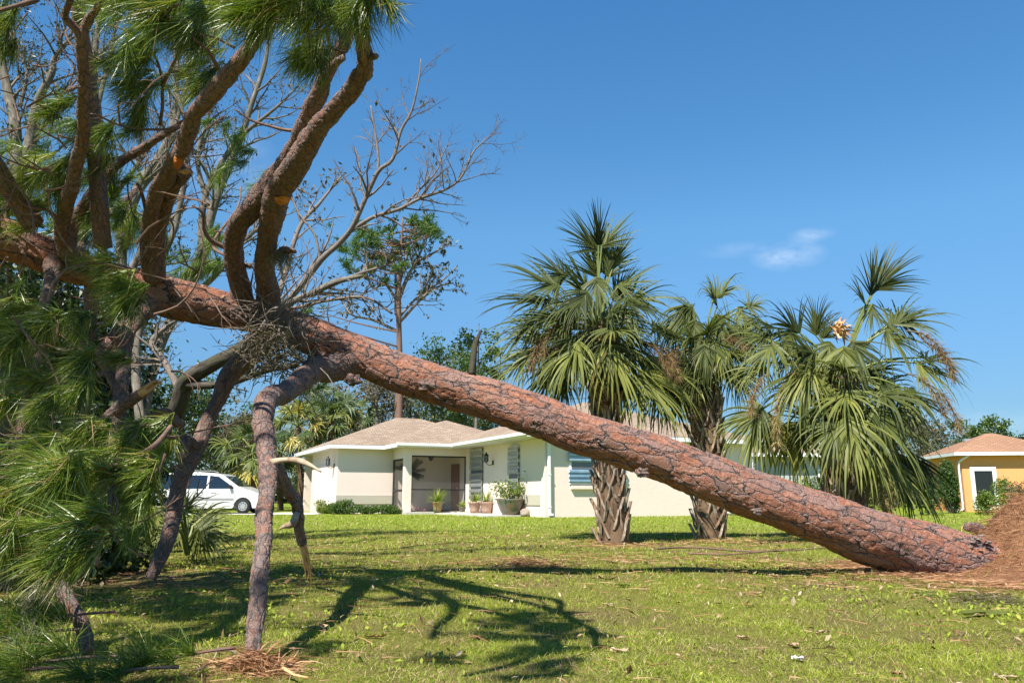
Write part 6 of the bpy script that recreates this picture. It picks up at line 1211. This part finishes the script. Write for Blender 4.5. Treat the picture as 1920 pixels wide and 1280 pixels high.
chip(1450, 1080, .14, .06, -4, 'pale bark chip on the sunny grass below the middle of the trunk', ti=.85)
chip(1160, 1212, .12, .035, -30, 'pale slanting bark chip right of the needle-shaped shadow', ti=.85); chip(892, 1194, .11, .03, 50, 'reddish brown bark chip left of the round shadow', ti=.3)
chip(1140, 1127, .11, .03, 8, 'small tan flake between the two shadow arms', ti=.8); chip(590, 1185, .17, .018, 4, 'straight pale stick between the bent limb and its shadow', 'stripped')
chip(705, 1197, .15, .025, 14, 'brownish twig flake right of the thick limb shadow', ti=.4); chip(1540, 1180, .14, .015, -8, 'thin pale stick lying in the right foreground grass', 'stripped')
chip(1392, 1186, .10, .03, -20, 'tan curled leaf low in the right foreground', ti=.7, name='dry_leaf', cat='dry leaf'); chip(1680, 1243, .07, .03, 10, 'rusty curled leaf near the bottom right', ti=.35, name='dry_leaf', cat='dry leaf')
chip(1885, 1252, .12, .02, -30, 'pale twig near the bottom right corner', ti=.9, name='twig', cat='twig')
# longer sticks
def stick(L, r, label, matn='stripped', twn=0):
    pts = [G(a, b, .03) for a, b in L]; 
    for p_ in pts: p_[2] = .03 + RNG.random() * .02
    mb = MB(); p, rr, t = tube(mb, pts, np.linspace(r, r * .4, len(pts)) * .7, 7, .05, rough=.12)
    if twn: twigs(mb, p, rr, t, twn, .25, 0, [], .1)
    tag(mb.build('stick', M[matn], origin=pts[0], smooth=True), label, 'stick')
stick([(1232, 1029), (1300, 1027), (1400, 1034), (1480, 1032), (1560, 1026)], .022, 'long dead grey branch lying across the lawn under the trunk', 'limb_far', 10)
stick([(1290, 1038), (1360, 1039), (1430, 1036), (1500, 1028)], .018, 'parallel brown branch lying just before the long grey one', 'limb_far', 4)
stick([(1000, 1042), (1025, 1052), (1040, 1060)], .008, 'small forked twig sticking out of the straw heap', 'oak_dark', 5)
stick([(1050, 1048), (1070, 1055), (1092, 1062)], .007, 'thin dark twig right of the forked twig', 'oak_dark', 3)
stick([(1795, 1109), (1825, 1111), (1840, 1120)], .012, 'short pale curved stick by the green leaf before the mound', 'stripped')
stick([(530, 1262), (552, 1266), (578, 1278)], .011, 'torn pale wood strip at the bottom below the bent limb', 'wood'); stick([(530, 1250), (548, 1240), (560, 1228)], .012, 'short torn pale wood stub pointing up at the bottom', 'wood')
stick([(405, 1222), (430, 1225), (455, 1232), (480, 1240)], .006, 'thin grey twig at the foot of the bent limb', 'twig', 5); stick([(370, 1262), (400, 1240), (410, 1215)], .007, 'slanting tan twig left of the bent limb foot', 'stripped')
# straw heap in the trunk's shadow, debris heap at the limb foot, clump at the right edge
def heap(px, py, rx, ry, h, n, matn, label, name='straw_heap', cat='straw heap', L=(.06, .2), extra=None):
    c = G(px, py, 0); m = MB(); x = c[0] + RNG.normal(size=n) * rx; y = c[1] + RNG.normal(size=n) * ry; z = h * np.exp(-((x - c[0]) / rx) ** 2 * .5 - ((y - c[1]) / ry) ** 2 * .5) * RNG.random(n)
    az = RNG.uniform(0, 6.28, n); el = RNG.normal(size=n) * .4; blades(m, np.stack([x, y, z + .012], 1), np.stack([np.cos(az), np.sin(az), np.abs(el)], 1), RNG.uniform(*L, n), .005, 1.0, 0, np.clip(RNG.normal(.5, .25, n), 0, 1), 3)
    if extra: extra(m, c)
    return tag(m.build(name, M[matn], origin=c), label, cat, kind='stuff')
heap(985, 1064, .22, .10, .08, 650, 'needle_brown', 'reddish heap of pine straw lying across the long trunk shadow')
heap(478, 1264, .085, .05, .08, 620, 'needle_brown', 'mixed straw and twig litter piled around the foot of the bent limb')
heap(1862, 1132, .14, .12, .06, 420, 'leaf_brown', 'clump of brown twigs and dead leaves at the right edge of the lawn', L=(.04, .16))
for (px, py, rot, L, lb) in ((1768, 1110, 12, .42, 'green palm leaf scrap lying flat before the root mound'), (1868, 1146, 10, .34, 'dull green palm leaf scrap at the right edge clump')):
    c = G(px, py, .03); m = MB(); n = 12; a = np.radians(rot + RNG.normal(size=n) * 6); D = np.stack([np.cos(a), np.sin(a), np.full(n, .03)], 1); blades(m, c + RNG.normal(size=(n, 3)) * [.05, .03, .004] - D * L * .5, D, L, .022, .2, 0, RNG.uniform(.5, .7, n), 4); tag(m.build('palm_leaf_scrap', M['palm'], origin=c), lb, 'palm leaf')
# power line beyond the van
mb = MB(); tube(mb, [np.array([-60, 75, 11.2]), np.array([-26, 75, 9.6]), np.array([8, 75, 9.9])], [.03] * 3, 5, 3); tag(mb.build('power_line', M['black']), 'thin dark power line crossing the sky between the pine limbs', 'power line')
